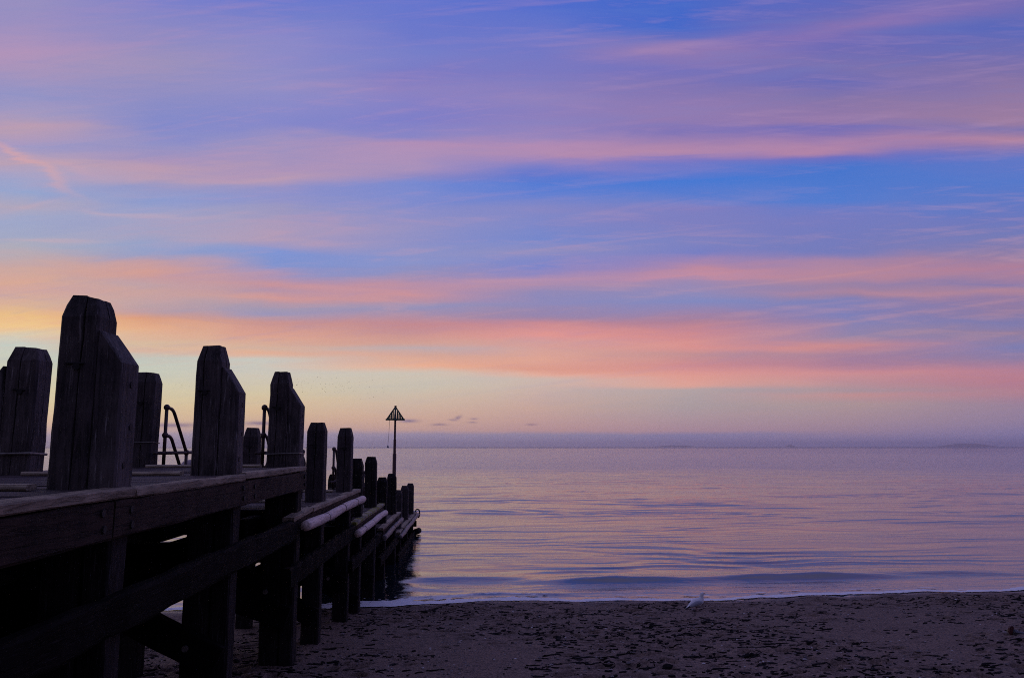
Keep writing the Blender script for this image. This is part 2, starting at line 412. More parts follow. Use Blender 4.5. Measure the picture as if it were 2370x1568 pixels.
# ------------------------------------------------------------------ materials
def new_mat(name):
    m = bpy.data.materials.new(name); m.use_nodes = True
    t = m.node_tree; t.nodes.clear()
    q = G(t)
    bsdf = q.n('ShaderNodeBsdfPrincipled'); out = q.n('ShaderNodeOutputMaterial')
    t.links.new(bsdf.outputs[0], out.inputs[0])
    return m, q, bsdf
def bump(q, bsdf, h, strength=0.5, dist=0.02):
    b = q.n('ShaderNodeBump'); b.inputs['Strength'].default_value = strength; b.inputs['Distance'].default_value = dist
    q.put(b.inputs['Height'], h); q.t.links.new(b.outputs[0], bsdf.inputs['Normal']); return b
def wood(name, axis, dark, light, rough=0.75, spec=0.3, fleck=None, fleck_amt=0.0, moss=None):
    m, q, b = new_mat(name)
    oc = q.n('ShaderNodeTexCoord').outputs['Object']
    rnd = q.n('ShaderNodeObjectInfo').outputs['Random']
    off = q.vec(q.m('MULTIPLY', rnd, 37.0), q.m('MULTIPLY', rnd, 91.0), q.m('MULTIPLY', rnd, 53.0))
    add = q.n('ShaderNodeVectorMath', operation='ADD'); q.put(add.inputs[0], oc); q.put(add.inputs[1], off)
    mp = q.n('ShaderNodeMapping')
    q.put(mp.inputs['Vector'], add.outputs[0])
    sc = [16.0, 16.0, 16.0]; sc[axis] = 1.1
    mp.inputs['Scale'].default_value = sc
    grain = q.noise(mp.outputs[0], 1.6, 8.0, 0.65, 0.8)
    fine = q.noise(mp.outputs[0], 5.0, 5.0, 0.6)
    stain = q.noise(add.outputs[0], 2.2, 4.0, 0.6)
    f = q.m('MULTIPLY_ADD', grain, 0.9, q.m('MULTIPLY_ADD', stain, 1.1, -0.55))
    c = q.mix(q.rng(f, 0.15, 0.75), dark + (1,), light + (1,))
    c = q.mix(q.rng(rnd, 0.0, 1.0, 0.0, 0.25), c, tuple(x * 0.6 for x in dark) + (1,))
    if fleck:
        fl = q.noise(mp.outputs[0], 2.6, 6.0, 0.7)
        c = q.mix(q.m('MULTIPLY', q.rng(fl, 0.58, 0.68), fleck_amt), c, fleck + (1,))
    if moss:
        mo = q.noise(add.outputs[0], 3.0, 4.0)
        c = q.mix(q.rng(mo, 0.47, 0.58), c, moss + (1,))
    q.put(b.inputs['Base Color'], c)
    q.put(b.inputs['Roughness'], q.rng(grain, 0.3, 0.7, rough - 0.15, rough + 0.15))
    b.inputs['Specular IOR Level'].default_value = spec
    h = q.m('MULTIPLY_ADD', fine, 0.35, q.m('ADD', q.rng(grain, 0.32, 0.5), q.m('MULTIPLY', stain, 0.5)))
    bump(q, b, h, 0.9, 0.012)
    return m
WOOD_POST = wood('weathered_post_timber', 2, (0.012, 0.010, 0.012), (0.125, 0.100, 0.101), fleck=(0.42, 0.38, 0.37), fleck_amt=0.45)
WOOD_OUTER = wood('weathered_facing_timber', 2, (0.016, 0.013, 0.015), (0.140, 0.115, 0.118), fleck=(0.44, 0.41, 0.40), fleck_amt=0.55)
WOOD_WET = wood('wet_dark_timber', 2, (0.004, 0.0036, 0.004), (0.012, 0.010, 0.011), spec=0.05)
WOOD_LONG = wood('weathered_beam_timber', 1, (0.003, 0.0024, 0.0024), (0.080, 0.050, 0.039), spec=0.12)
WOOD_POST2 = wood('tarred_post_timber', 2, (0.016, 0.012, 0.014), (0.085, 0.066, 0.070), fleck=(0.20, 0.18, 0.18), fleck_amt=0.3)
WOOD_PILE = wood('tide_wet_shaded_pile_timber', 2, (0.007, 0.006, 0.006), (0.034, 0.028, 0.030), spec=0.10, fleck=(0.22, 0.21, 0.22), fleck_amt=0.35)  # tidal wet timber, with the shade under the deck darkened into its colour
WOOD_EDGE = wood('bleached_edge_timber', 1, (0.15, 0.115, 0.080), (0.48, 0.38, 0.27))
WOOD_MOSS = wood('mossy_edge_timber', 1, (0.16, 0.135, 0.10), (0.44, 0.37, 0.29), moss=(0.20, 0.20, 0.035))
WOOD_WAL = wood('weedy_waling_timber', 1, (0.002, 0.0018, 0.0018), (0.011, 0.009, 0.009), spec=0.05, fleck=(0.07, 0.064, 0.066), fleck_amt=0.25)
WOOD_DECK = wood('deck_board_timber', 0, (0.035, 0.025, 0.027), (0.105, 0.074, 0.078), rough=0.7, spec=0.2)
WOOD_TIE = wood('bleached_tie_timber', 0, (0.30, 0.24, 0.17), (0.62, 0.51, 0.37))
WOOD_LOG = wood('pale_fender_log', 1, (0.70, 0.54, 0.48), (0.92, 0.75, 0.67), rough=0.6)
WOOD_LOGD = wood('dark_wet_fender_log', 1, (0.07, 0.055, 0.053), (0.28, 0.225, 0.215), rough=0.5)
def plain(name, colr, rough=0.6, metal=0.0, var=0.35, scale=9.0, bump_s=0.25):
    m, q, b = new_mat(name)
    oc = q.n('ShaderNodeTexCoord').outputs['Object']
    n = q.noise(oc, scale, 5.0, 0.6)
    c = q.mix(q.rng(n, 0.3, 0.7), tuple(x * (1 - var) for x in colr) + (1,), tuple(min(1, x * (1 + var)) for x in colr) + (1,))
    q.put(b.inputs['Base Color'], c); b.inputs['Roughness'].default_value = rough; b.inputs['Metallic'].default_value = metal
    bump(q, b, n, bump_s, 0.004)
    return m
RAIL = plain('painted_rusty_rail', (0.055, 0.032, 0.030), 0.5, 0.2)
IRON = plain('dark_iron', (0.012, 0.010, 0.011), 0.7, 0.3)
STRAP = plain('galvanised_strap', (0.20, 0.18, 0.16), 0.5, 0.5)
RED_POLE = plain('red_oxide_pole', (0.060, 0.014, 0.012), 0.6)
GREEN = plain('green_topmark_paint', (0.020, 0.085, 0.066), 0.5)
ROPE = plain('blue_rope', (0.10, 0.10, 0.17), 0.9)

# ------------------------------------------------------------------ beach
SHORE_X = np.array([-400, -60, -20, -6.9, -3.0, -1.6, 1.5, 6.8, 12.4, 18.2, 30, 60, 400.0])
SHORE_Y = np.array([15., 19.5, 22.4, 23.4, 23.8, 24.0, 24.15, 24.25, 24.65, 25.45, 26.8, 29.0, 40.0])
def shore(x): return np.interp(x, SHORE_X, SHORE_Y) + 0.16 * np.sin(0.55 * x + 1.0) + 0.09 * np.sin(1.37 * x + 0.4) + 0.05 * np.sin(3.1 * x)
def beach_base(x, y):
    d = shore(x) - y
    z = np.where(d > 0, 0.10 * d, 0.13 * d)
    z = z - np.clip(-3.4 - x, 0, 3.0) * 0.06 * np.clip(d / 6, 0, 1)
    return np.where(d > 26, 2.6 + (d - 26) * 0.02, z)
def vnoise(x, y, seed=0):
    """value noise on numpy arrays"""
    xi, yi = np.floor(x).astype(np.int64), np.floor(y).astype(np.int64)
    fx, fy = x - xi, y - yi
    fx = fx * fx * (3 - 2 * fx); fy = fy * fy * (3 - 2 * fy)
    def hsh(a, b):
        n = (a * 374761393 + b * 668265263 + seed * 1442695041) & 0x7fffffff
        n = ((n ^ (n >> 13)) * 1274126177) & 0x7fffffff
        return ((n ^ (n >> 16)) & 0xffff) / 65535.0
    a, b, c, d = hsh(xi, yi), hsh(xi + 1, yi), hsh(xi, yi + 1), hsh(xi + 1, yi + 1)
    return (a * (1 - fx) + b * fx) * (1 - fy) + (c * (1 - fx) + d * fx) * fy
def fbm(x, y, seed=0, octv=4):
    s, a, t = 0.0, 0.5, 0.0
    for k in range(octv):
        s = s + a * vnoise(x * 2 ** k, y * 2 ** k, seed + k); t += a; a *= 0.5
    return s / t
def axis(a, b, step, outer_lo, outer_hi, growth=1.35):
    mid = np.arange(a, b + step / 2, step)
    lo, s, q = [], step, a
    while q > outer_lo: s *= growth; q -= s; lo.append(q)
    hi, s, q = [], step, b
    while q < outer_hi: s *= growth; q += s; hi.append(q)
    return np.concatenate([lo[::-1], mid, hi])
bx = axis(-8.0, 19.0, 0.038, -400, 400)
by = axis(10.4, 25.8, 0.034, -30, 60)
BX, BY = np.meshgrid(bx, by)
BZ = beach_base(BX, BY)
mask = np.clip((BY - 6) / 3, 0, 1) * np.clip((shore(BX) + 0.3 - BY) / 1.2, 0, 1) * np.clip((21 - BX) / 2, 0, 1) * np.clip((BX + 10) / 2, 0, 1)
rel = (fbm(BX * 0.7, BY * 0.9, 3) - 0.5) * 0.10 + (fbm(BX * 3.2, BY * 4.0, 9, 3) - 0.5) * 0.045 + (vnoise(BX * 14, BY * 14, 21) - 0.5) * 0.014
# scuffed hollows and footprints
n_pit = 1700
px_ = rng.uniform(-7.5, 18.5, n_pit); py_ = rng.uniform(10.6, 24.6, n_pit)
keep = fbm(px_ * 0.35, py_ * 0.35, 40, 3) + rng.uniform(-0.18, 0.18, n_pit) > 0.45
for x0, y0 in zip(px_[keep], py_[keep]):
    rx, ry = rng.uniform(0.07, 0.22), rng.uniform(0.06, 0.15)
    if rng.random() < 0.10: rx *= 1.7; ry *= 1.3
    dep = rng.uniform(0.03, 0.075) * min(1.0, ry / 0.07)
    a = rng.uniform(-0.35, 0.35)
    i0, i1 = np.searchsorted(bx, [x0 - 3 * rx, x0 + 3 * rx]); j0, j1 = np.searchsorted(by, [y0 - 3 * rx, y0 + 3 * rx])
    if i1 - i0 < 2 or j1 - j0 < 2: continue
    gx, gy = BX[j0:j1, i0:i1] - x0, BY[j0:j1, i0:i1] - y0
    lx, ly = gx * math.cos(a) + gy * math.sin(a), -gx * math.sin(a) + gy * math.cos(a)
    wob_ = 1 + 0.5 * (vnoise(gx * 9 + x0 * 7, gy * 9 + y0 * 5, 5) - 0.5)
    rr = (lx / rx) ** 2 + (ly / ry) ** 2
    rr = rr * wob_
    rel[j0:j1, i0:i1] += -dep * np.exp(-rr ** 5) + dep * 0.35 * np.exp(-(np.sqrt(rr) - 1.5) ** 2 * 3)
BZ = BZ + rel * mask
m, q, b = new_mat('dark_shingle_sand')
oc = q.n('ShaderNodeTexCoord').outputs['Object']
n1 = q.noise(oc, 0.6, 5.0, 0.6); n2 = q.noise(oc, 22.0, 4.0, 0.65); n3 = q.noise(oc, 70.0, 2.0)
c = q.mix(q.rng(n2, 0.32, 0.70), (0.042, 0.028, 0.023, 1), (0.31, 0.208, 0.165, 1))
c = q.mix(q.rng(n1, 0.35, 0.65, 0.0, 0.45), c, (0.135, 0.096, 0.080, 1))
c = q.mix(q.rng(n3, 0.40, 0.33, 0.0, 0.8), c, (0.025, 0.018, 0.015, 1))
c = q.mix(q.rng(n3, 0.64, 0.72, 0.0, 0.8), c, (0.36, 0.29, 0.26, 1))
sep = q.n('ShaderNodeSeparateXYZ'); q.put(sep.inputs[0], oc)
wet = q.rng(sep.outputs[2], 0.10, 0.02)
c = q.mix(q.m('MULTIPLY', wet, 0.55), c, (0.035, 0.028, 0.030, 1))
q.put(b.inputs['Base Color'], c)
q.put(b.inputs['Roughness'], q.m('MULTIPLY_ADD', wet, -0.45, 0.85))
b.inputs['Specular IOR Level'].default_value = 0.25
bump(q, b, q.m('MULTIPLY_ADD', n3, 0.5, n2), 0.9, 0.02)
SAND = m
beach = grid_object('beach', BX, BY, BZ, SAND)
tag(beach, 'dark shingle and sand beach sloping down to the sea', kind='structure')
def beach_z(x, y):
    i = int(np.clip(np.searchsorted(bx, x), 1, len(bx) - 1)); j = int(np.clip(np.searchsorted(by, y), 1, len(by) - 1))
    return float(BZ[j - 1:j + 1, i - 1:i + 1].mean())

# loose pebbles, too many to count
def pebble_mesh(c, r, rs):
    sx, sy, sz = r * rs.uniform(0.8, 1.5), r * rs.uniform(0.7, 1.2), r * rs.uniform(0.4, 0.75)
    a = rs.uniform(0, math.pi); ca, sa = math.cos(a), math.sin(a)
    pts = []
    for k in range(5):
        t = 2 * math.pi * k / 5 + rs.uniform(-.3, .3)
        x, y = sx * math.cos(t), sy * math.sin(t)
        pts.append((c[0] + x * ca - y * sa, c[1] + x * sa + y * ca, c[2] + rs.uniform(-.2, .3) * sz))
    pts.append((c[0] + rs.uniform(-.2, .2) * sx, c[1], c[2] + sz)); pts.append((c[0], c[1], c[2] - sz))
    return pts, [(k, (k + 1) % 5, 5) for k in range(5)] + [((k + 1) % 5, k, 6) for k in range(5)]
sp = Soup(); rs = random.Random(5)
for k in range(9000):
    y = 11 + (rs.random() ** 1.25) * 13.0; x = rs.uniform(-8, 18)
    if y > float(shore(x)) - 0.15: continue
    r = rs.choice((0.008, 0.010, 0.012, 0.016, 0.022)) * rs.uniform(0.8, 1.3)
    if rs.random() < 0.02: r *= 1.9
    sp.add(*pebble_mesh((x, y, beach_z(x, y) + r * 0.25), r, rs))
m, q, b = new_mat('mixed_pebble_stone')
ri = q.n('ShaderNodeNewGeometry').outputs['Random Per Island']
q.put(b.inputs['Base Color'], q.ramp(ri, [(0.0, (0.05, 0.042, 0.045, 1)), (0.45, (0.11, 0.085, 0.085, 1)), (0.75, (0.19, 0.15, 0.145, 1)), (0.93, (0.30, 0.26, 0.26, 1)), (0.97, (0.55, 0.52, 0.52, 1)), (1.0, (0.7, 0.68, 0.68, 1))]))
b.inputs['Roughness'].default_value = 0.6
peb = np_mesh('pebbles', np.array(sp.v), np.array(sp.f), m, smooth=False)
tag(peb, 'loose pebbles strewn over the dark beach', kind='stuff')

# flat near-black flakes, coloured as the shade inside hollows in the shingle
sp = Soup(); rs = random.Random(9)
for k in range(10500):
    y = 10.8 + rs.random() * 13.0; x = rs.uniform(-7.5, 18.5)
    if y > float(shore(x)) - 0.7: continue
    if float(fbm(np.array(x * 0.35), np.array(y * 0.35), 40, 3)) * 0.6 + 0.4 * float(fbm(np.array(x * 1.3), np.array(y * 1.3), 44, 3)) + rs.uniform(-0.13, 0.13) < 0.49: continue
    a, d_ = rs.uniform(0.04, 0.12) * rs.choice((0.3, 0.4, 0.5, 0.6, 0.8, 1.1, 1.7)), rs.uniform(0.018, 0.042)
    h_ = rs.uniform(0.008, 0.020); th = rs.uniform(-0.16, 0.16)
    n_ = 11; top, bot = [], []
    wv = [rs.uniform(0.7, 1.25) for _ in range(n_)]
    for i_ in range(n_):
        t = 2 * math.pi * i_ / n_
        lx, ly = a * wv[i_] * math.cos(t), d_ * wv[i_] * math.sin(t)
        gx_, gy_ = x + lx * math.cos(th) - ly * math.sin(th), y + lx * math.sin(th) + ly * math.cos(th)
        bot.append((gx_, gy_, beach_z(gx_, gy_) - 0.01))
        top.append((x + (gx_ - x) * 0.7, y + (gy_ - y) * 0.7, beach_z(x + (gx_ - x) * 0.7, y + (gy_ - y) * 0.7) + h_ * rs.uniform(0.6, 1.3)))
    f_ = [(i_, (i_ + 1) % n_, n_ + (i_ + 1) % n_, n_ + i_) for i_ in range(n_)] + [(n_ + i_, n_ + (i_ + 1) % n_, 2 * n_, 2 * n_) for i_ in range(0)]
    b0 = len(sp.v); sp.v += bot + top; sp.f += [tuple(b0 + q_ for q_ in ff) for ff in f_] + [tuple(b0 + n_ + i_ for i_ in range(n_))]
m, q, b = new_mat('hollow_shade_black')
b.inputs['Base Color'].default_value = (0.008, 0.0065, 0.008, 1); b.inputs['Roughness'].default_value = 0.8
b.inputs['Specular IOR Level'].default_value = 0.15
me = bpy.data.meshes.new('hollow_shade_flakes'); me.from_pydata(sp.v, [], sp.f); me.materials.append(m)
tag(link_obj('hollow_shade_flakes', me, (0, 0, 0)), 'flat black flakes drawn in as the shade of hollows in the shingle', kind='stuff')

# ------------------------------------------------------------------ sea
sx = axis(-45.0, 95.0, 0.30, -52000, 52000, 1.25)
sy = [20.5, 21.5]
while sy[-1] < 180: sy.append(sy[-1] + max(0.07, 0.0033 * (sy[-1] - 3)))
while sy[-1] < 52000: sy.append(sy[-1] + 1.12 * (sy[-1] - sy[-2]))
sy = np.array(sy)
SX, SY = np.meshgrid(sx, sy)
fade = np.clip((175 - SY) / 110, 0, 1) * np.clip((SX + 60) / 15, 0, 1) * np.clip((110 - SX) / 15, 0, 1)
off = SY - shore(SX)
shoal = np.clip(off / 2.5, 0.12, 1.0)
ph = (fbm(SX * 0.06, SY * 0.10, 60, 3) - 0.5)
ph2 = (fbm(SX * 0.13, SY * 0.17, 70, 3) - 0.5)
env1 = np.clip(fbm(SX * 0.055, SY * 0.16, 80, 3) * 2.6 - 0.75, 0, 1.2)
env2 = np.clip(fbm(SX * 0.10, SY * 0.25, 90, 3) * 2.6 - 0.75, 0, 1.2)
env3 = np.clip(fbm(SX * 0.2, SY * 0.4, 95, 3) * 2.6 - 0.8, 0, 1.2)
SZ = (0.040 * env1 * np.sin(2 * math.pi * (SY / 3.9 - SX * 0.010 + ph * 3.2))
      + 0.022 * env2 * np.sin(2 * math.pi * (SY / 2.1 + SX * 0.035 + ph2 * 3.5))
      + 0.011 * env3 * np.sin(2 * math.pi * (SY / 1.15 - SX * 0.09 + ph * 9 + ph2 * 4))
      + 0.006 * np.sin(2 * math.pi * (SY / 0.62 + SX * 0.16 + ph2 * 11)) * env2)
# the low swell about to break in front of the beach
swell = 0.0
for xc, wd, yc, tl, am in ((5.2, 2.8, 27.62, -0.012, 0.20), (11.8, 3.4, 28.02, 0.03, 0.19), (17.5, 3.0, 28.75, 0.02, 0.10), (-0.4, 2.4, 28.3, 0.05, 0.09)):
    crest = yc + tl * (SX - xc) + 0.30 * (fbm(SX * 0.35 + yc, SX * 0.05, 31, 3) - 0.5)
    dy = SY - crest
    amp = am * np.exp(-np.abs((SX - xc) / wd) ** 2.4) * (0.7 + 0.6 * fbm(SX * 0.8, SX * 0.1 + yc, 33, 3))
    swell = swell + amp * np.where(dy < 0, np.exp(-(dy / 0.44) ** 2), np.exp(-(dy / 1.0) ** 2))
SZ = SZ * shoal + swell
crest2 = 25.0 + 0.5 * (fbm(SX * 0.25, SX * 0.1, 51, 3) - 0.5) + (shore(SX) - 24.0)
dy2 = SY - crest2
SZ = SZ + 0.05 * np.exp(-((SX - 0.8) / 2.6) ** 2) * np.where(dy2 < 0, np.exp(-(dy2 / 0.14) ** 2), np.exp(-(dy2 / 0.5) ** 2))
SZ = SZ * fade
m, q, b = new_mat('dusk_sea_water')
oc = q.n('ShaderNodeTexCoord').outputs['Object']
def wn(sxx, syy, seed, detail, rough=0.55, dist=0.3):
    mp = q.n('ShaderNodeMapping'); q.put(mp.inputs['Vector'], oc)
    mp.inputs['Scale'].default_value = (sxx, syy, 1.0); mp.inputs['Location'].default_value = (seed, seed * 0.7, 0)
    return q.noise(mp.outputs[0], 1.0, detail, rough, dist)
geo = q.n('ShaderNodeSeparateXYZ'); q.put(geo.inputs[0], oc)
far = q.rng(geo.outputs[1], 60.0, 170.0)
rip = q.m('MULTIPLY', wn(1.5, 4.2, 3.0, 4.0), 0.015)                       # wavelets
rip = q.m('ADD', rip, q.m('MULTIPLY', wn(5.0, 12.0, 11.0, 3.0), 0.0034))    # ripples
rip = q.m('ADD', rip, q.m('MULTIPLY', q.m('MULTIPLY', wn(0.16, 0.50, 23.0, 3.0), far), 0.10))  # open-water chop
gust = q.rng(wn(0.030, 0.22, 31.0, 7.0, 0.72), 0.36, 0.66, 0.25, 1.7)
rip = q.m('ADD', rip, q.m('MULTIPLY', q.m('MULTIPLY', wn(0.02, 0.06, 47.0, 3.0), q.rng(geo.outputs[1], 1800.0, 6000.0)), 5.0))
rip = q.m('MULTIPLY', rip, gust)
rip = q.m('ADD', rip, q.m('MULTIPLY', q.m('MULTIPLY', wn(0.06, 0.024, 53.0, 6.0, 0.70), q.rng(geo.outputs[1], 90.0, 220.0)), 1.3))
rip = q.m('ADD', rip, q.m('MULTIPLY', q.m('MULTIPLY', wn(0.018, 0.0045, 59.0, 6.0, 0.70), q.rng(geo.outputs[1], 250.0, 700.0)), 6.0))
b.inputs['Base Color'].default_value = (0.012, 0.019, 0.027, 1)
b.inputs['Specular IOR Level'].default_value = 1.0
b.inputs['Roughness'].default_value = 0.035
b.inputs['IOR'].default_value = 2.0
bump(q, b, rip, 1.0, 1.0)
WATER = m
sea = grid_object('sea', SX, SY, SZ, WATER)
tag(sea, 'calm sea reflecting the lilac dusk sky', kind='structure')

# foam along the water's edge
m, q, b = new_mat('wet_foam')
n = q.noise(q.n('ShaderNodeTexCoord').outputs['Object'], 30.0, 4.0, 0.6)
q.put(b.inputs['Base Color'], q.mix(q.rng(n, 0.3, 0.7), (0.70, 0.70, 0.74, 1), (0.92, 0.92, 0.94, 1)))
b.inputs['Roughness'].default_value = 0.55
bump(q, b, n, 0.5, 0.01)
FOAM = m
fx = np.arange(-12, 24, 0.035); ft = np.arange(-0.22, 2.0, 0.035)
FX, FT = np.meshgrid(fx, ft)
lap = 0.45 * (fbm(FX * 0.5, FX * 0.0 + 3, 14, 4) - 0.5)
FY = shore(FX) + FT + lap
lace = fbm(FX * 3.0, FT * 6.5, 17, 4)
near_jetty = np.exp(-((FX + 2.2) / 2.4) ** 2)
front = np.exp(-((FT - 0.12) / 0.24) ** 2)
second = 0.75 * np.exp(-((FT - 0.75 - 0.35 * (fbm(FX * 0.6, FX * 0, 19, 3) - 0.5)) / 0.10) ** 2)
dens = front * 1.1 + second * (0.55 + 0.45 * near_jetty) + 0.62 * near_jetty * np.exp(-((FT - 0.6) / 0.7) ** 2)
on = (lace * 0.9 + dens * 0.62) > 0.79
bz = beach_base(FX, FY)
FZ = np.maximum(bz, 0.0) + 0.022 + 0.05 * np.clip(lace - 0.4, 0, 1) * dens
FZ = FZ + 0.05 * np.exp(-((FX - 0.8) / 2.6) ** 2) * np.exp(-((FY - (25.0 + shore(FX) - 24.0)) / 0.35) ** 2)
i = np.arange(FX.size).reshape(FX.shape)
quads = np.stack([i[:-1, :-1], i[:-1, 1:], i[1:, 1:], i[1:, :-1]], -1)[on[:-1, :-1]]
used, inv = np.unique(quads, return_inverse=True)
foam = np_mesh('foam', np.stack([FX, FY, FZ], -1).reshape(-1, 3)[used], inv.reshape(-1, 4), FOAM)
tag(foam, 'thin white foam along the water edge', kind='stuff')

# ------------------------------------------------------------------ far headlands in the haze
m, q, b = new_mat('far_hill_heath')
n = q.noise(q.n('ShaderNodeTexCoord').outputs['Object'], 0.01, 5.0)
q.put(b.inputs['Base Color'], q.mix(n, (0.04, 0.05, 0.04, 1), (0.09, 0.085, 0.07, 1))); b.inputs['Roughness'].default_value = 0.95
HEATH = m
def headland(label, uc, dist, width, height, seed, peaks):
    cxy = Vector(FWD) * dist + Vector(RGT) * uc * dist
    nx, ny = 60, 16
    X = np.linspace(-1, 1, nx); Y = np.linspace(-1, 1, ny)
    A, B = np.meshgrid(X, Y)
    prof = sum(h * np.exp(-((A - p) / w) ** 2) for p, w, h in peaks)
    prof = prof * (0.75 + 0.5 * fbm(A * 7 + seed, B * 3 + seed, seed, 4)) * np.clip(1 - B ** 2, 0, 1) * np.clip(1 - A ** 8, 0, 1)
    R2, F2 = np.array(RGT), np.array(FWD)
    P = np.array(cxy)[None, None] + A[..., None] * R2 * width / 2 + B[..., None] * F2 * width * 0.25
    o = grid_object('headland', P[..., 0], P[..., 1], prof * height - 3.0, HEATH)
    return tag(o, label, kind='structure')
headland('far peaked hill on the horizon at right', 0.584, 45000, 4200, 215, 3, [(-0.1, 0.35, 0.85), (0.35, 0.25, 0.55), (-0.5, 0.3, 0.3)])
headland('tiny far island hump on the horizon', 0.357, 45000, 1180, 105, 8, [(0.0, 0.4, 1.0)])
headland('long low far headland on the horizon', 0.2075, 45000, 3100, 90, 12, [(-0.2, 0.5, 0.8), (0.4, 0.4, 0.6)])

# ------------------------------------------------------------------ timber jetty
JX = -4.4
jetty = empty('timber_jetty', (JX, 2.0, 2.3))
tag(jetty, 'weathered dark timber jetty stepping down from the beach into the sea', 'jetty')
DECK = [4.29, 3.54, 2.74, 1.95, 1.15]
SPAN = [(1.2, 14.18), (13.2, 21.0), (20.3, 26.9), (26.5, 33.2), (33.0, 42.9)]
BENTS = [[3.55, 6.97, 10.33, 14.02], [16.35, 19.95], [22.05, 25.35], [28.35, 32.15], [34.55, 38.35, 41.85]]
XR = -3.0                     # seaward-right face of the right-hand posts
XL = [-5.55, -5.32, -5.32, -5.40, -5.32]
R = random.Random(21)

def ring_post(x0, x1, y0, y1, gx, gd, r, jit, c=0.022, sx=1.0, sy=1.0):
    """post outline with a drying crack in the face towards the shore and one in the right-hand face"""
    cx_, cy_ = (x0 + x1) / 2, (y0 + y1) / 2
    gy = y0 + (y1 - y0) * 0.55
    gw = 0.008
    P = [(x0 + c, y0), (gx - gw, y0), (gx, y0 + gd), (gx + gw, y0), (x1 - c, y0), (x1, y0 + c),
         (x1, gy - gw), (x1 - gd * 0.6, gy), (x1, gy + gw), (x1, y1 - c), (x1 - c, y1), (x0 + c, y1), (x0, y1 - c), (x0, y0 + c)]
    return [(cx_ + (a - cx_) * sx + r.uniform(-jit, jit), cy_ + (b_ - cy_) * sy + r.uniform(-jit, jit)) for a, b_ in P]
def make_post(x0, x1, yc, dep, zb, zs, zt, mat, r, top=0.69, chip=0.0):
    lean = r.uniform(-0.013, 0.013)
    y0, y1 = yc - dep / 2, yc + dep / 2
    gx = x0 + (x1 - x0) * r.uniform(0.33, 0.6)
    drift = r.uniform(-0.03, 0.03)
    zs_list = [zb + (zs - zb) * k / 9 for k in range(10)]
    L = []
    for k, z in enumerate(zs_list):
        t = k / 9
        gd = 0.018 + 0.03 * t
        L.append([(a, b_, z + (r.uniform(-.012, .012) if k else 0)) for a, b_ in ring_post(x0, x1, y0, y1, gx + drift * t + r.uniform(-.004, .004), gd, r, 0.004)])
    L.append([(a, b_, zs + (zt - zs) * 0.5 + r.uniform(-.006, .006)) for a, b_ in ring_post(x0, x1, y0, y1, gx + drift, 0.055, r, 0.004, sx=(1 + top) / 2 + 0.012, sy=(1 + top) / 2 + 0.012)])
    tilt = r.uniform(-0.02, 0.02)
    L.append([(a, b_, zt + tilt * (a - x0) - chip * max(0, (a - (x0 + x1) / 2)) + r.uniform(-.005, .005)) for a, b_ in ring_post(x0, x1, y0, y1, gx + drift, 0.06, r, 0.004, sx=top, sy=top)])
    L = [[(a + lean * (z - zb), b_ + lean * 0.6 * (z - zb), z) for a, b_, z in ring] for ring in L]
    return rings(L)
def make_outer(x_in, x_out, yc, dep, zb, zlo, zhi, r, rings_only=False):
    """shorter facing timber with a raked head, bolted to the outside of a post"""
    y0, y1 = yc - dep / 2, yc + dep / 2
    c = 0.018
    def rg(xa, xb, z, j=0.004):
        lo, hi = min(xa, xb), max(xa, xb)
        return [(p + r.uniform(-j, j), s + r.uniform(-j, j), z) for p, s in
                ((lo + c, y0), (hi - c, y0), (hi, y0 + c), (hi, y1 - c), (hi - c, y1), (lo + c, y1), (lo, y1 - c), (lo, y0 + c))]
    L = [rg(x_in, x_out, zb + (zlo - zb) * k / 6) for k in range(7)]
    w = x_out - x_in
    L.append(rg(x_in, x_in + w * 0.57, zlo + (zhi - zlo) * 0.50))
    L.append(rg(x_in, x_in + w * 0.14, zhi, 0.002))
    return rings(L)

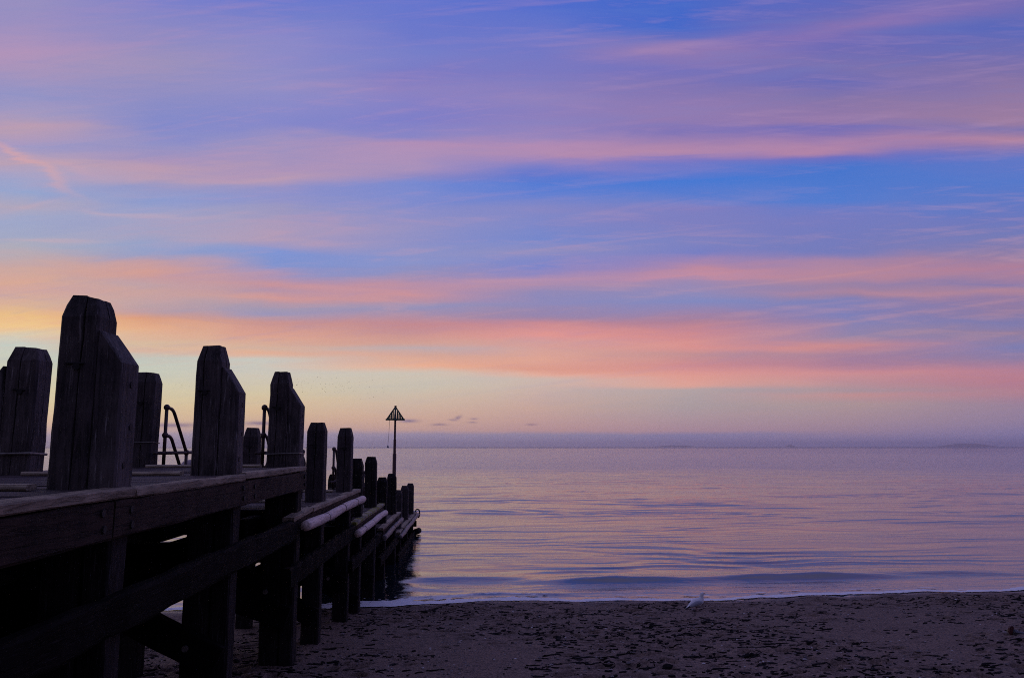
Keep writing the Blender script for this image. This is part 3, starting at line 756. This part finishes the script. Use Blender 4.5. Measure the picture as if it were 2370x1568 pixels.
posts = {}
for s, ys in enumerate(BENTS):
    for k, y in enumerate(ys):
        for side in (0, 1):                          # 0 right row, 1 left row
            dz_ = R.uniform(-0.03, 0.03)
            zt = DECK[s] + (1.66 if s == 0 else 1.60) + dz_; zs = zt - R.uniform(0.17, 0.23)
            if s == 0 and side == 0: x0, x1 = XR - 0.565, XR - 0.24
            elif s == 0: x0, x1 = XL[0] - 0.40, XL[0]
            elif side == 0: x0, x1 = XR - 0.36, XR
            else: x0, x1 = XL[s] - 0.36, XL[s]
            R.uniform(-0.02, 0.02)
            mat = (WOOD_POST, WOOD_POST2, WOOD_PILE, WOOD_PILE, WOOD_POST2)[s]
            o = build('post', *make_post(x0, x1, y, 0.36, DECK[s] - 0.34, zs, zt, mat, R, chip=0.22 if (s == 0 and k == 1 and side == 0) else R.choice((0, 0, 0.08))), mat, jetty)
            posts[(s, k, side)] = (o, x0, x1, y)
            zg = min(float(beach_base(np.array(x0), np.array(y))), 0.0) - 0.9
            beam('pile', ((x0 + x1) / 2, y, zg), ((x0 + x1) / 2, y, DECK[s] - 0.345), x1 - x0 - 0.01, 0.35, WOOD_PILE, jetty, seg=8, jit=0.009, c=0.03, up=(0, 1, 0))
            if s == 0:
                xa, xb2 = (x1 + 0.006, XR) if side == 0 else (x0 - 0.27, x0 - 0.006)
                beam('facing_pile', ((xa + xb2) / 2, y, zg), ((xa + xb2) / 2, y, DECK[s] - 0.345), abs(xb2 - xa), 0.325, WOOD_PILE, jetty, seg=8, jit=0.008, c=0.025, up=(0, 1, 0))
            # rust-stained bolt recess in the shoreward face
            zb_ = DECK[s] + R.uniform(1.02, 1.12)
            xb = (x0 + x1) / 2 + R.uniform(-0.03, 0.03)
            v_, f_ = tube_mesh([(xb, y - 0.195, zb_), (xb, y - 0.12, zb_)], 0.032, 8)
            build('bolt', v_, f_, IRON, o)
            v_, f_ = beam_mesh((xb - 0.09, y - 0.183, zb_ + 0.03), (xb + 0.06, y - 0.183, zb_ + 0.025), 0.02, 0.016, seg=2, jit=0.002, c=0.004)
            build('bolt_plate', v_, f_, IRON, o)
            if s == 0:
                if side == 0: xi, xo = x1 + 0.004, XR
                else: xi, xo = x0 - 0.004, x0 - 0.27
                oo = build('outer_post', *make_outer(xi, xo, y, 0.33, DECK[0] - 0.34, DECK[0] + 1.06 + R.uniform(-.03, .03), DECK[0] + 1.38 + R.uniform(-.04, .02), R), WOOD_OUTER, o)
                if side == 0:
                    for zz, ey in ((0.90, 0.02), (0.53, 0.06), (0.20, -0.03)):
                        v_, f_ = tube_mesh([(XR - 0.05, y + ey, DECK[0] + zz), (XR + 0.007, y + ey, DECK[0] + zz)], 0.030, 8)
                        build('bolt', v_, f_, IRON, oo)
# wire straps round three of the posts
def strap(o, x0, x1, y, z, rad=0.011):
    p = [(x0 - .012, y - .195), (x1 + .012, y - .195), (x1 + .012, y + .195), (x0 - .012, y + .195), (x0 - .012, y - .195)]
    v_, f_ = tube_mesh([(a, b_, z + 0.02 * ((i % 2) - 0.5)) for i, (a, b_) in enumerate(p)], rad, 6)
    build('strap', v_, f_, STRAP, o)
o, x0, x1, y = posts[(0, 3, 0)]; strap(o, x0, XR, y, 4.53)
o, x0, x1, y = posts[(0, 2, 1)]; strap(o, x0 - .27, x1, y, 4.56, 0.016)
o, x0, x1, y = posts[(0, 3, 1)]; strap(o, x0 - .27, x1, y, 4.72, 0.008)

# decking, every board its own piece
def board_mesh(length, w, t, r):
    v_, f_ = beam_mesh((-length / 2, 0, 0), (length / 2, 0, 0), w, t, seg=2, jit=0.004, c=0.008, r=r)
    me = bpy.data.meshes.new('deck_board'); me.from_pydata([tuple(q_) for q_ in v_], [], f_); me.materials.append(WOOD_DECK)
    bm = bmesh.new(); bm.from_mesh(me); bmesh.ops.recalc_face_normals(bm, faces=bm.faces); bm.to_mesh(me); bm.free()
    return me
variants = [board_mesh(2.92, 0.205, 0.07, R) for _ in range(5)]
for s, (a, b_) in enumerate(SPAN):
    if s > 0: a = SPAN[s - 1][1] + 0.10
    n = int((b_ - a - 0.1) / 0.222)
    for k in range(n):
        yy = a + 0.15 + k * 0.222
        o = link_obj('deck_board', R.choice(variants), (JX - 0.06, yy, DECK[s] - 0.035 + R.uniform(-0.006, 0.006)), jetty)
        o.rotation_euler = (R.uniform(-.012, .012), R.uniform(-.003, .003), R.uniform(-.006, .006))
# raised tie boards across the deck at each bent
for s, ys in enumerate(BENTS):
    for y in ys:
        beam('tie_board', (XL[s] + 0.01, y - 0.28, DECK[s] + 0.028), (XR - (0.62 if s == 0 else 0.40), y - 0.28, DECK[s] + 0.03), 0.16, 0.05, WOOD_TIE, jetty, seg=3, jit=0.004)

for side in (0, 1):
    for s, (a, b_) in enumerate(SPAN):
        xf = (XR + 0.035) if side == 0 else (XL[s] - (0.70 if s == 0 else 0.40))
        z = DECK[s]
        # edge boards in lengths, butted
        cuts = [a] + [y + R.uniform(-0.05, 0.05) for y in BENTS[s][(1 if s == 0 else 0):]] + [b_]
        cuts = [c_ for i_, c_ in enumerate(cuts) if i_ == 0 or c_ - cuts[i_ - 1] > 0.3]
        if s == 1 and side == 0: cuts = [13.2, 14.75, 18.6, 21.0]
        for i_ in range(len(cuts) - 1):
            mat = WOOD_MOSS if (s == 2) else WOOD_EDGE
            if s > 2: mat = WOOD_EDGE
            zz = z - 0.03 + R.uniform(-.012, .012)
            drop = 0.05 if (s == 1 and i_ == 0) else 0.0
            beam('edge_board', (xf - 0.03 + R.uniform(-.008, .008), cuts[i_] + 0.012, zz - drop), (xf - 0.03 + R.uniform(-.008, .008), cuts[i_ + 1] - 0.012, zz + 0.0), 0.20, 0.085, mat, jetty, seg=6, jit=0.006, c=0.014)
        if s == 0:
            for (ya, yb) in ((1.2, 3.6), (3.6, 6.62), (6.62, 10.45), (10.45, 14.15)):
                beam('fascia_beam', (xf + 0.005 * (1 if side == 0 else -1) + R.uniform(-.006, .006), ya + 0.008, z - 0.235), (xf + R.uniform(-.006, .006), yb - 0.008, z - 0.235), 0.12, 0.31, WOOD_LONG, jetty, seg=8, jit=0.006, c=0.018)
                if side == 0:
                    for by_, bz_ in ((ya + 0.30, z - 0.17), (ya + 0.33, z - 0.30), (yb - 0.22, z - 0.16), (yb - 0.18, z - 0.29)):
                        build('bolt', *tube_mesh([(xf + 0.05, by_, bz_), (xf + 0.075, by_, bz_)], 0.033, 8), IRON, jetty)
        else:
            beam('fascia_beam', (xf - 0.02, a + 0.4, z - 0.19), (xf - 0.02, b_ - 0.06, z - 0.19), 0.11, 0.22, WOOD_LONG, jetty, seg=6, jit=0.007, c=0.018)
        # waling under it
        wa, wb = (a, 13.45) if s == 0 else (a - (0.1 if s == 1 else 0.45), b_ - 0.7 if s < 4 else b_)
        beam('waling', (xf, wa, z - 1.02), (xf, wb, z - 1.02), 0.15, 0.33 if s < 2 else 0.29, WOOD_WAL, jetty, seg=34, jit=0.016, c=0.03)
        # fender log on the outside of the lower stages
        if s > 0:
            la, lb = [(13.65, 20.75), (19.85, 26.2), (25.9, 32.6), (32.0, 42.7)][s - 1]
            xo = XR + 0.20 if side == 0 else xf - 0.17
            zl = z - 0.235 if s < 4 else z - 0.09
            n = int((lb - la) / 0.11)
            path, rad = [], []
            seam = [la + (lb - la) * t for t in ((0.26, 0.55, 0.80) if s == 1 else (0.2, 0.45, 0.75) if s == 2 else (0.5,))]
            base_r = 0.092 if s < 3 else 0.085
            for k in range(n + 1):
                y = la + (lb - la) * k / n
                near = min(abs(y - q_) for q_ in seam)
                rr = base_r * (1 + 0.035 * math.sin(y * 3.1 + s) + R.uniform(-.012, .012)) * (0.90 if near < 0.06 else 1.0)
                if s >= 3: rr *= 1 + R.uniform(-.08, .10)
                if k in (0, n): rr *= 0.93
                path.append((xo + 0.008 * math.sin(y * 1.7), y, zl + 0.01 * math.sin(y * 1.1))); rad.append(rr)
            lg = build('fender_log', *tube_mesh(path, rad, 14), WOOD_LOG if s < 3 else WOOD_LOGD, jetty, smooth=True)
            for q_ in seam:
                build('seam_band', *tube_mesh([(xo + 0.008 * math.sin(q_ * 1.7), q_ - 0.012, zl + 0.01 * math.sin(q_ * 1.1)), (xo + 0.008 * math.sin(q_ * 1.7), q_ + 0.012, zl + 0.01 * math.sin(q_ * 1.1))], base_r * 0.97, 14), IRON, lg)
            for y in (la + 0.35, (la + lb) / 2, lb - 0.35):
                beam('log_bracket', (xf - (0.02 if side == 0 else -0.02), y, zl - 0.02), (xo, y, zl - 0.02), 0.07, 0.06, IRON, jetty, seg=1, jit=0.0, c=0.01)

# bents: cap beams and cross braces between the two rows
for s, ys in enumerate(BENTS):
    for k, y in enumerate(ys):
        z = DECK[s]
        xl, xr = XL[s] - 0.42, XR - 0.02
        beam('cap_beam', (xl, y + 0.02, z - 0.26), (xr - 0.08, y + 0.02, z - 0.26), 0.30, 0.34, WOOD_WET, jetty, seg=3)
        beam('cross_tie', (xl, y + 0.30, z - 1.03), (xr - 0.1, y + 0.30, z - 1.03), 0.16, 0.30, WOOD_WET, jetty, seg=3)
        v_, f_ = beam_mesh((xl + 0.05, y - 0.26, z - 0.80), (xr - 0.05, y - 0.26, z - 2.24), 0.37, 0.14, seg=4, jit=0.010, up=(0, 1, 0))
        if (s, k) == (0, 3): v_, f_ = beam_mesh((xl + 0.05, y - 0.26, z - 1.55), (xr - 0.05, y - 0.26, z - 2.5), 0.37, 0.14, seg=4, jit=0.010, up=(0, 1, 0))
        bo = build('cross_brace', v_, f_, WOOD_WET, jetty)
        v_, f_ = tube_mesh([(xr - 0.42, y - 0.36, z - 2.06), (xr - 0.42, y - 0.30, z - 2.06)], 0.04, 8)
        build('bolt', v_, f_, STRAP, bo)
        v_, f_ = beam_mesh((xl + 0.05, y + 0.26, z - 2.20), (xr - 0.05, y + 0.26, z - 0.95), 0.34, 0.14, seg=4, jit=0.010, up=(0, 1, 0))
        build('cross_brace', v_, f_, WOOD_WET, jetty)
# inner stringers under the deck and boarding along the far side
for s, (a, b_) in enumerate(SPAN):
    z = DECK[s]
    for xx in (-5.1, -4.45, -3.8):
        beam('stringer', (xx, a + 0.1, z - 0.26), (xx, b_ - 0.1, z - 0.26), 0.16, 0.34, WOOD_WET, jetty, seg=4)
    xb = XL[s] + 0.06
    rows = [0.50, 0.86, 1.42, 1.78, 2.14, 2.45] if s == 0 else [0.305, 0.72, 1.12, 1.48] if s == 1 else [0.395, 0.81, 1.25, 1.62]
    for q_ in rows:
        wdt = 0.35 if not (s == 0 and q_ == 0.86) else 0.42
        gap = {(0, 1.78): (12.3, 12.95), (0, 1.42): (10.40, 10.68)}.get((s, q_))
        for ya, yb in ([(a + 0.05, b_ - 0.05)] if gap is None else [(a + 0.05, gap[0]), (gap[1], b_ - 0.05)]):
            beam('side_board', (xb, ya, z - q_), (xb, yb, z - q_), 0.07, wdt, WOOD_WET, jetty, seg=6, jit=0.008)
    # steps down from the stage before
    if s > 0:
        y0 = SPAN[s - 1][1]
        for t in range(3):
            beam('stair_tread', (-5.2, y0 + 0.16 + t * 0.27, DECK[s - 1] - 0.19 * (t + 1)), (-3.75, y0 + 0.16 + t * 0.27, DECK[s - 1] - 0.19 * (t + 1)), 0.25, 0.06, WOOD_DECK, jetty, seg=2)
        for xx in (-5.25, -3.70):
            v_, f_ = beam_mesh((xx, y0 - 0.02, DECK[s - 1] - 0.16), (xx, y0 + 0.95, DECK[s] + 0.06), 0.06, 0.24, seg=2)
            build('stair_string', v_, f_, WOOD_WET, jetty)
# hanging weed and a ragged lump of broken timber at the head of the second stage
for s in (1, 2):
    for k in range(16):
        x = XR - R.uniform(0.0, 0.25); y = SPAN[s - 1][1] - R.uniform(-0.05, 0.2); zt = DECK[s] + R.uniform(0.15, 0.55)
        v_, f_ = beam_mesh((x, y, zt), (x + R.uniform(-.02, .02), y + 0.02, zt - R.uniform(0.15, 0.4)), R.uniform(0.02, 0.05), 0.02, seg=2, jit=0.006, c=0.004, up=(0, 1, 0))
        build('splinter', v_, f_, WOOD_OUTER if k % 3 == 0 else WOOD_WET, jetty)

# handrails beside the steps, two at each change of level
def handrail(s, x):
    z1, z2 = DECK[s - 1], DECK[s]
    y1 = SPAN[s - 1][1] - 0.10
    root = empty('handrail', (x, y1, z1)); root.parent = jetty; root.location = Vector((x, y1, z1)) - WORLD_LOC[jetty.name]
    r = 0.030
    build('newel', *tube_mesh([(x, y1, z1 - 0.02), (x, y1, z1 + 1.04)], r, 10), RAIL, root, smooth=True)
    build('ball_fitting', *ball_mesh((x, y1, z1 + 1.05), 0.056), RAIL, root, smooth=True)
    build('ball_fitting', *ball_mesh((x, y1, z1 + 0.56), 0.056), RAIL, root, smooth=True)
    build('base_plate', *tube_mesh([(x, y1, z1 - 0.005), (x, y1, z1 + 0.025)], 0.10, 8), IRON, root)
    zl = z2 + 1.00
    build('top_rail', *tube_mesh(fillet([(x, y1, z1 + 1.05), (x, y1 + 0.30, z1 + 1.03), (x, y1 + 1.08, zl)], 0.16, 5), r, 10), RAIL, root, smooth=True)
    build('middle_rail', *tube_mesh(fillet([(x, y1, z1 + 0.56), (x, y1 + 0.27, z1 + 0.54), (x, y1 + 1.02, zl - 0.50)], 0.14, 5), r, 10), RAIL, root, smooth=True)
    build('ball_fitting', *ball_mesh((x, y1 + 1.08, zl), 0.056), RAIL, root, smooth=True)
    build('landing_rail', *tube_mesh([(x, y1 - 0.42, zl), (x, y1 + 3.3, zl)], r, 10), RAIL, root, smooth=True)
    build('newel', *tube_mesh([(x, y1 + 1.08, z2), (x, y1 + 1.08, zl)], r, 10), RAIL, root, smooth=True)
    build('newel', *tube_mesh([(x, y1 + 3.3, z2), (x, y1 + 3.3, zl)], r, 10), RAIL, root, smooth=True)
    build('ball_fitting', *ball_mesh((x, y1 + 3.3, zl), 0.056), RAIL, root, smooth=True)
for s in (1, 2, 3, 4):
    handrail(s, -3.69 if s == 1 else -3.62)
    handrail(s, -5.40 if s == 1 else -5.20)
# mooring loop on the outer end
loop = [(XR + 0.02, 42.7, 1.18), (XR + 0.10, 42.75, 1.33), (XR + 0.24, 42.8, 1.28), (XR + 0.27, 42.8, 1.0), (XR + 0.20, 42.8, 0.86)]
build('mooring_loop', *tube_mesh(fillet(loop, 0.08, 3), 0.035, 8), IRON, jetty, smooth=True)
beam('end_beam', (XL[4] - 0.4, 42.85, 0.55), (XR + 0.1, 42.85, 0.55), 0.2, 0.3, WOOD_WET, jetty)
build('end_bollard', *tube_mesh([(XR + 0.12, 41.8, 0.22), (XR + 0.22, 42.9, 0.18)], 0.16, 10), WOOD_WET, jetty, smooth=True)

# ------------------------------------------------------------------ beacon at the end of the jetty
bcx, bcy = -4.07, 42.0
bea = empty('beacon', (bcx, bcy, 1.1))
tag(bea, 'red pole with green triangular topmark at the end of the jetty', 'beacon')
build('pole', *tube_mesh([(bcx, bcy, 1.1), (bcx, bcy, 4.27), (bcx, bcy, 4.275), (bcx, bcy, 5.03), (bcx, bcy, 5.035), (bcx, bcy, 6.80)], [0.098, 0.098, 0.072, 0.072, 0.055, 0.05], 12), RED_POLE, bea, smooth=True)
build('pole_cap', *tube_mesh([(bcx, bcy, 6.66), (bcx, bcy, 6.83)], 0.062, 10), RED_POLE, bea)
zb0, zap, hw = 6.12, 6.74, 0.44
tm = empty('topmark', (bcx, bcy, zb0)); tm.parent = bea; tm.location = WORLD_LOC[tm.name] - WORLD_LOC[bea.name]
for ax in (0, 1):
    dv = Vector((1, 0, 0)) if ax == 0 else Vector((0, 1, 0))
    c0 = Vector((bcx, bcy, 0))
    build('base_bar', *beam_mesh(c0 - dv * (hw + 0.07) + Vector((0, 0, zb0 - 0.03)), c0 + dv * (hw + 0.07) + Vector((0, 0, zb0 - 0.03)), 0.10, 0.085 + 0.004 * ax, seg=1, jit=0, c=0.006), GREEN, tm)
    for sg in (-1, 1):
        build('sloping_bar', *beam_mesh(c0 + dv * sg * hw + Vector((0, 0, zb0)), c0 + dv * sg * 0.02 + Vector((0, 0, zap)), 0.055, 0.065, seg=1, jit=0, c=0.006), GREEN, tm)
        for k in range(4):
            t = 0.16 + 0.19 * k
            x_ = hw * (1 - t)
            build('slat', *beam_mesh(c0 + dv * sg * x_ + Vector((0, 0, zb0)), c0 + dv * sg * x_ + Vector((0, 0, zb0 + (zap - zb0) * t * 0.97)), 0.068 if ax == 0 else 0.03, 0.04, seg=1, jit=0, c=0.004, up=(0, 1, 0)), GREEN, tm)
build('rope', *tube_mesh([(bcx - 0.30, bcy - 0.03, 6.08), (bcx - 0.31, bcy - 0.03, 5.6), (bcx - 0.335, bcy - 0.03, 5.1), (bcx - 0.36, bcy - 0.03, 4.72)], 0.009, 6), ROPE, bea)
build('rope_knot', *rings([[(bcx - 0.36 + w * math.cos(t * 1.047), bcy - 0.03 + w * math.sin(t * 1.047), z_) for t in range(6)] for w, z_ in ((0.012, 4.74), (0.03, 4.68), (0.055, 4.60), (0.05, 4.59))]), ROPE, bea)

# ------------------------------------------------------------------ bin on the second stage
PALE = plain('pale_grey_plastic', (0.34, 0.26, 0.26), 0.5, var=0.1)
bn = empty('domed_bin', (-5.62, 16.02, 3.54))
tag(bn, 'pale dome-topped bin on the second stage, half hidden behind handrail', 'bin')
prof = [(0.20, 3.55), (0.235, 3.6), (0.25, 4.0), (0.245, 4.15), (0.21, 4.27), (0.13, 4.36), (0.03, 4.39)]
body = build('body', *rings([[(-5.62 + r_ * math.cos(2 * math.pi * k / 18), 16.02 + r_ * math.sin(2 * math.pi * k / 18), z_) for k in range(18)] for r_, z_ in prof]), PALE, bn, smooth=True)
beam('lid_flap', (-5.50, 15.84, 4.30), (-5.36, 16.10, 4.42), 0.16, 0.05, IRON, bn, seg=2)

# ------------------------------------------------------------------ gull on the beach
WHITE = plain('gull_white_feather', (0.80, 0.80, 0.84), 0.8, var=0.06, scale=30)
GREYF = plain('gull_grey_mantle', (0.34, 0.35, 0.41), 0.8, var=0.10, scale=30)
BLACKF = plain('gull_black_wingtip', (0.02, 0.02, 0.024), 0.7)
YELL = plain('gull_bill', (0.28, 0.17, 0.04), 0.5)
PINKL = plain('gull_leg', (0.30, 0.18, 0.17), 0.6)
gx0, gy0 = 6.07, 21.25
GS = 1.32
gz0 = beach_z(gx0, gy0)
gull = empty('gull', (gx0, gy0, gz0))
tag(gull, 'white and grey gull standing on the dark beach near the water edge', 'gull')
ga = math.radians(14)
def gp(f, s_, z_):        # forward, side, up in the gull's frame, facing right
    f, s_, z_ = f * GS, s_ * GS, z_ * GS
    return (gx0 + f * math.cos(ga) - s_ * math.sin(ga), gy0 + f * math.sin(ga) + s_ * math.cos(ga), gz0 + z_)
def ring_at(f, z_, rs_, rz, tilt, n=14):
    return [gp(f - math.sin(tilt) * rz * math.sin(2 * math.pi * k / n), rs_ * math.cos(2 * math.pi * k / n), z_ + math.cos(tilt) * rz * math.sin(2 * math.pi * k / n)) for k in range(n)]
S = [(-0.235, 0.062, 0.012, 0.006, 0.45), (-0.19, 0.084, 0.032, 0.018, 0.45), (-0.13, 0.116, 0.054, 0.042, 0.45), (-0.05, 0.150, 0.078, 0.076, 0.5), (0.03, 0.170, 0.086, 0.092, 0.6), (0.085, 0.198, 0.074, 0.086, 0.9),
     (0.118, 0.232, 0.050, 0.058, 1.1), (0.124, 0.265, 0.040, 0.045, 1.35), (0.126, 0.295, 0.037, 0.042, 1.4), (0.136, 0.322, 0.038, 0.043, 0.95), (0.160, 0.336, 0.031, 0.031, 0.35), (0.182, 0.334, 0.015, 0.014, 0.1)]
build('body', *rings([ring_at(*q_) for q_ in S]), WHITE, gull, smooth=True)
build('bill', *rings([ring_at(0.176, 0.331, 0.010, 0.011, 0, 8), ring_at(0.205, 0.327, 0.007, 0.009, 0, 8), ring_at(0.224, 0.321, 0.003, 0.004, 0, 8)]), YELL, gull, smooth=True)
for sd in (-1, 1):
    W = [(0.085, 0.190, 0.030, 0.020, .4), (0.045, 0.182, 0.050, 0.014, .4), (-0.03, 0.160, 0.058, 0.013, .35), (-0.11, 0.125, 0.046, 0.011, .3), (-0.16, 0.104, 0.028, 0.008, .3)]
    L = []
    for f, z_, hgt, th, tl in W:
        L.append([gp(f - math.sin(tl) * hgt * math.sin(2 * math.pi * k / 10), sd * (0.066 + (0.02 if -0.08 < f < 0.06 else 0.0) + th * math.cos(2 * math.pi * k / 10) - 0.02 * max(0, math.sin(2 * math.pi * k / 10))), z_ + hgt * 0.75 * math.sin(2 * math.pi * k / 10)) for k in range(10)])
    wg = build('wing', *rings(L), GREYF, gull, smooth=True)
    T = [(-0.14, 0.108, 0.022, 0.007), (-0.20, 0.084, 0.015, 0.005), (-0.265, 0.062, 0.004, 0.003)]
    build('wing_tip', *rings([[gp(f, sd * 0.035 + th * math.cos(2 * math.pi * k / 8), z_ + hgt * math.sin(2 * math.pi * k / 8)) for k in range(8)] for f, z_, hgt, th in T]), BLACKF, wg, smooth=True)
    build('leg', *tube_mesh([gp(0.02, sd * 0.03, 0.11), gp(0.012, sd * 0.03, 0.05), gp(0.02, sd * 0.03, 0.006)], 0.007, 6), PINKL, gull)
    build('foot', *rings([[gp(0.005, sd * 0.03 - .006, 0.0), gp(0.005, sd * 0.03 + .006, 0.0), gp(0.005, sd * 0.03 + .006, 0.01), gp(0.005, sd * 0.03 - .006, 0.01)], [gp(0.06, sd * 0.03 - .025, -0.002), gp(0.06, sd * 0.03 + .025, -0.002), gp(0.06, sd * 0.03 + .025, 0.006), gp(0.06, sd * 0.03 - .025, 0.006)]]), PINKL, gull)
    build('eye', *ball_mesh(gp(0.160, sd * 0.029, 0.343), 0.005, 6, 4), BLACKF, gull)

# ------------------------------------------------------------------ dark scrap on the beach at right
DARKR = plain('wet_black_slate', (0.012, 0.012, 0.013), 0.5)
REDS = plain('faded_red_plastic', (0.060, 0.008, 0.010), 0.6)
hx, hy = 10.9, 15.6
hz = beach_z(hx, hy)
deb = empty('beach_debris', (hx, hy, hz))
tag(deb, 'dark wedge of debris with a red scrap at the right edge of the beach', 'debris')
L = []
for t, hgt, dp in ((-0.13, 0.02, 0.05), (-0.10, 0.125, 0.09), (-0.04, 0.12, 0.11), (0.02, 0.085, 0.10), (0.09, 0.06, 0.08), (0.20, 0.03, 0.05), (0.30, 0.012, 0.02)):
    L.append([(hx + t + R.uniform(-.01, .01), hy + a * dp + R.uniform(-.008, .008), hz + h_ * hgt + R.uniform(-.006, .006) - 0.01) for a, h_ in ((-1, -0.2), (-0.9, 0.5), (-0.3, 1.0), (0.4, 0.9), (1, 0.3), (0.9, -0.2))])
build('slate_wedge', *rings(L), DARKR, deb)
L = [[(hx + dx_ + a * w, hy - 0.06 + b_ * 0.03, hz + z_) for a, b_ in ((-1, -1), (1, -1), (1.1, 0.4), (0, 1), (-1, .5))] for dx_, w, z_ in ((-0.135, 0.02, 0.0), (-0.13, 0.035, 0.06), (-0.115, 0.045, 0.12), (-0.105, 0.03, 0.155), (-0.10, 0.012, 0.165))]
build('red_scrap', *rings(L), REDS, deb)
st = build('beach_stone', *ball_mesh((hx - 0.24, hy - 0.05, hz + 0.03), 0.05, 8, 5, (1.2, 0.8, 0.7)), plain('pale_beach_stone', (0.26, 0.21, 0.21), 0.7))
tag(st, 'pale rounded stone beside the red-tipped debris', 'stone')

# ------------------------------------------------------------------ starlings over the sea
BIRD = plain('dark_bird_feather', (0.03, 0.028, 0.03), 0.9)
def bird_mesh(flap):
    w = 0.20; s_ = Soup()
    s_.add(*rings([[(math.cos(t * 1.0472) * r_, y_, math.sin(t * 1.0472) * r_) for t in range(6)] for r_, y_ in ((0.004, -0.11), (0.028, -0.04), (0.034, 0.02), (0.022, 0.07), (0.004, 0.11))]))
    for sd in (-1, 1):
        s_.add([(sd * 0.02, 0.05, 0.012), (sd * 0.02, -0.04, 0.006), (sd * w * 0.5, -0.03, flap * 0.5), (sd * w * 0.5, 0.06, flap * 0.55), (sd * w, -0.02, flap), (sd * 0.02, 0.01, 0.022), (sd * w * 0.5, 0.02, flap * 0.5 + 0.012)],
               [(0, 1, 2, 3), (3, 2, 4), (0, 3, 6, 5), (5, 6, 2, 1), (3, 4, 6), (6, 4, 2)])
    me = bpy.data.meshes.new('starling'); me.from_pydata(s_.v, [], s_.f); me.materials.append(BIRD)
    return me
bird_meshes = [bird_mesh(f_) for f_ in (0.16, 0.08, 0.0, -0.07)]
Fv, Rv = Vector(FWD), Vector(RGT)
def flock(n, u_c, u_s, v_c, v_s, dist, label, group, r):
    for k in range(n):
        d_ = dist * r.uniform(0.85, 1.2)
        p_ = EYE + Fv * d_ + Rv * (r.gauss(u_c, u_s) * d_) + Vector((0, 0, max(0.045, r.gauss(v_c, v_s)) * d_))
        o = bpy.data.objects.new('starling', r.choice(bird_meshes))
        o.location = p_; o.rotation_euler = (r.uniform(-.4, .4), r.uniform(-.5, .5), r.uniform(-2.2, -0.9))
        col.objects.link(o); tag(o, label, 'bird', group)
rb = random.Random(3)
flock(78, -0.222, 0.026, 0.0765, 0.0065, 300, 'tiny dark bird in the flock left of the beacon topmark', 'birds flocking left of the beacon', rb)
flock(26, -0.275, 0.012, 0.080, 0.004, 310, 'tiny dark bird just right of the doubled third post', 'birds beside the third post', rb)
flock(16, -0.428, 0.010, 0.079, 0.004, 310, 'tiny dark bird above the curved handrail', 'birds above the handrail', rb)
flock(36, 0.17, 0.05, 0.052, 0.003, 620, 'tiny far bird over the open sea right of the beacon', 'birds over the open sea', rb)

# ------------------------------------------------------------------ the air
hz_m = bpy.data.materials.new('sea_haze'); hz_m.use_nodes = True
ht = hz_m.node_tree; ht.nodes.clear()
pv = ht.nodes.new('ShaderNodeVolumePrincipled'); ho = ht.nodes.new('ShaderNodeOutputMaterial')
pv.inputs['Color'].default_value = (0.92, 0.93, 0.98, 1)
pv.inputs['Density'].default_value = 3.5e-5
pv.inputs['Anisotropy'].default_value = 0.72
ht.links.new(pv.outputs[0], ho.inputs['Volume'])
a_, z0_, z1_ = 54000.0, -60.0, 290.0
hv = [(x_, y_, z_) for z_ in (z0_, z1_) for x_, y_ in ((-a_, -1500), (a_, -1500), (a_, a_), (-a_, a_))]
hf = [(0, 1, 2, 3), (4, 5, 6, 7), (0, 1, 5, 4), (1, 2, 6, 5), (2, 3, 7, 6), (3, 0, 4, 7)]
hzo = build('haze', hv, hf, hz_m)
tag(hzo, 'thin lilac sea haze', kind='stuff')
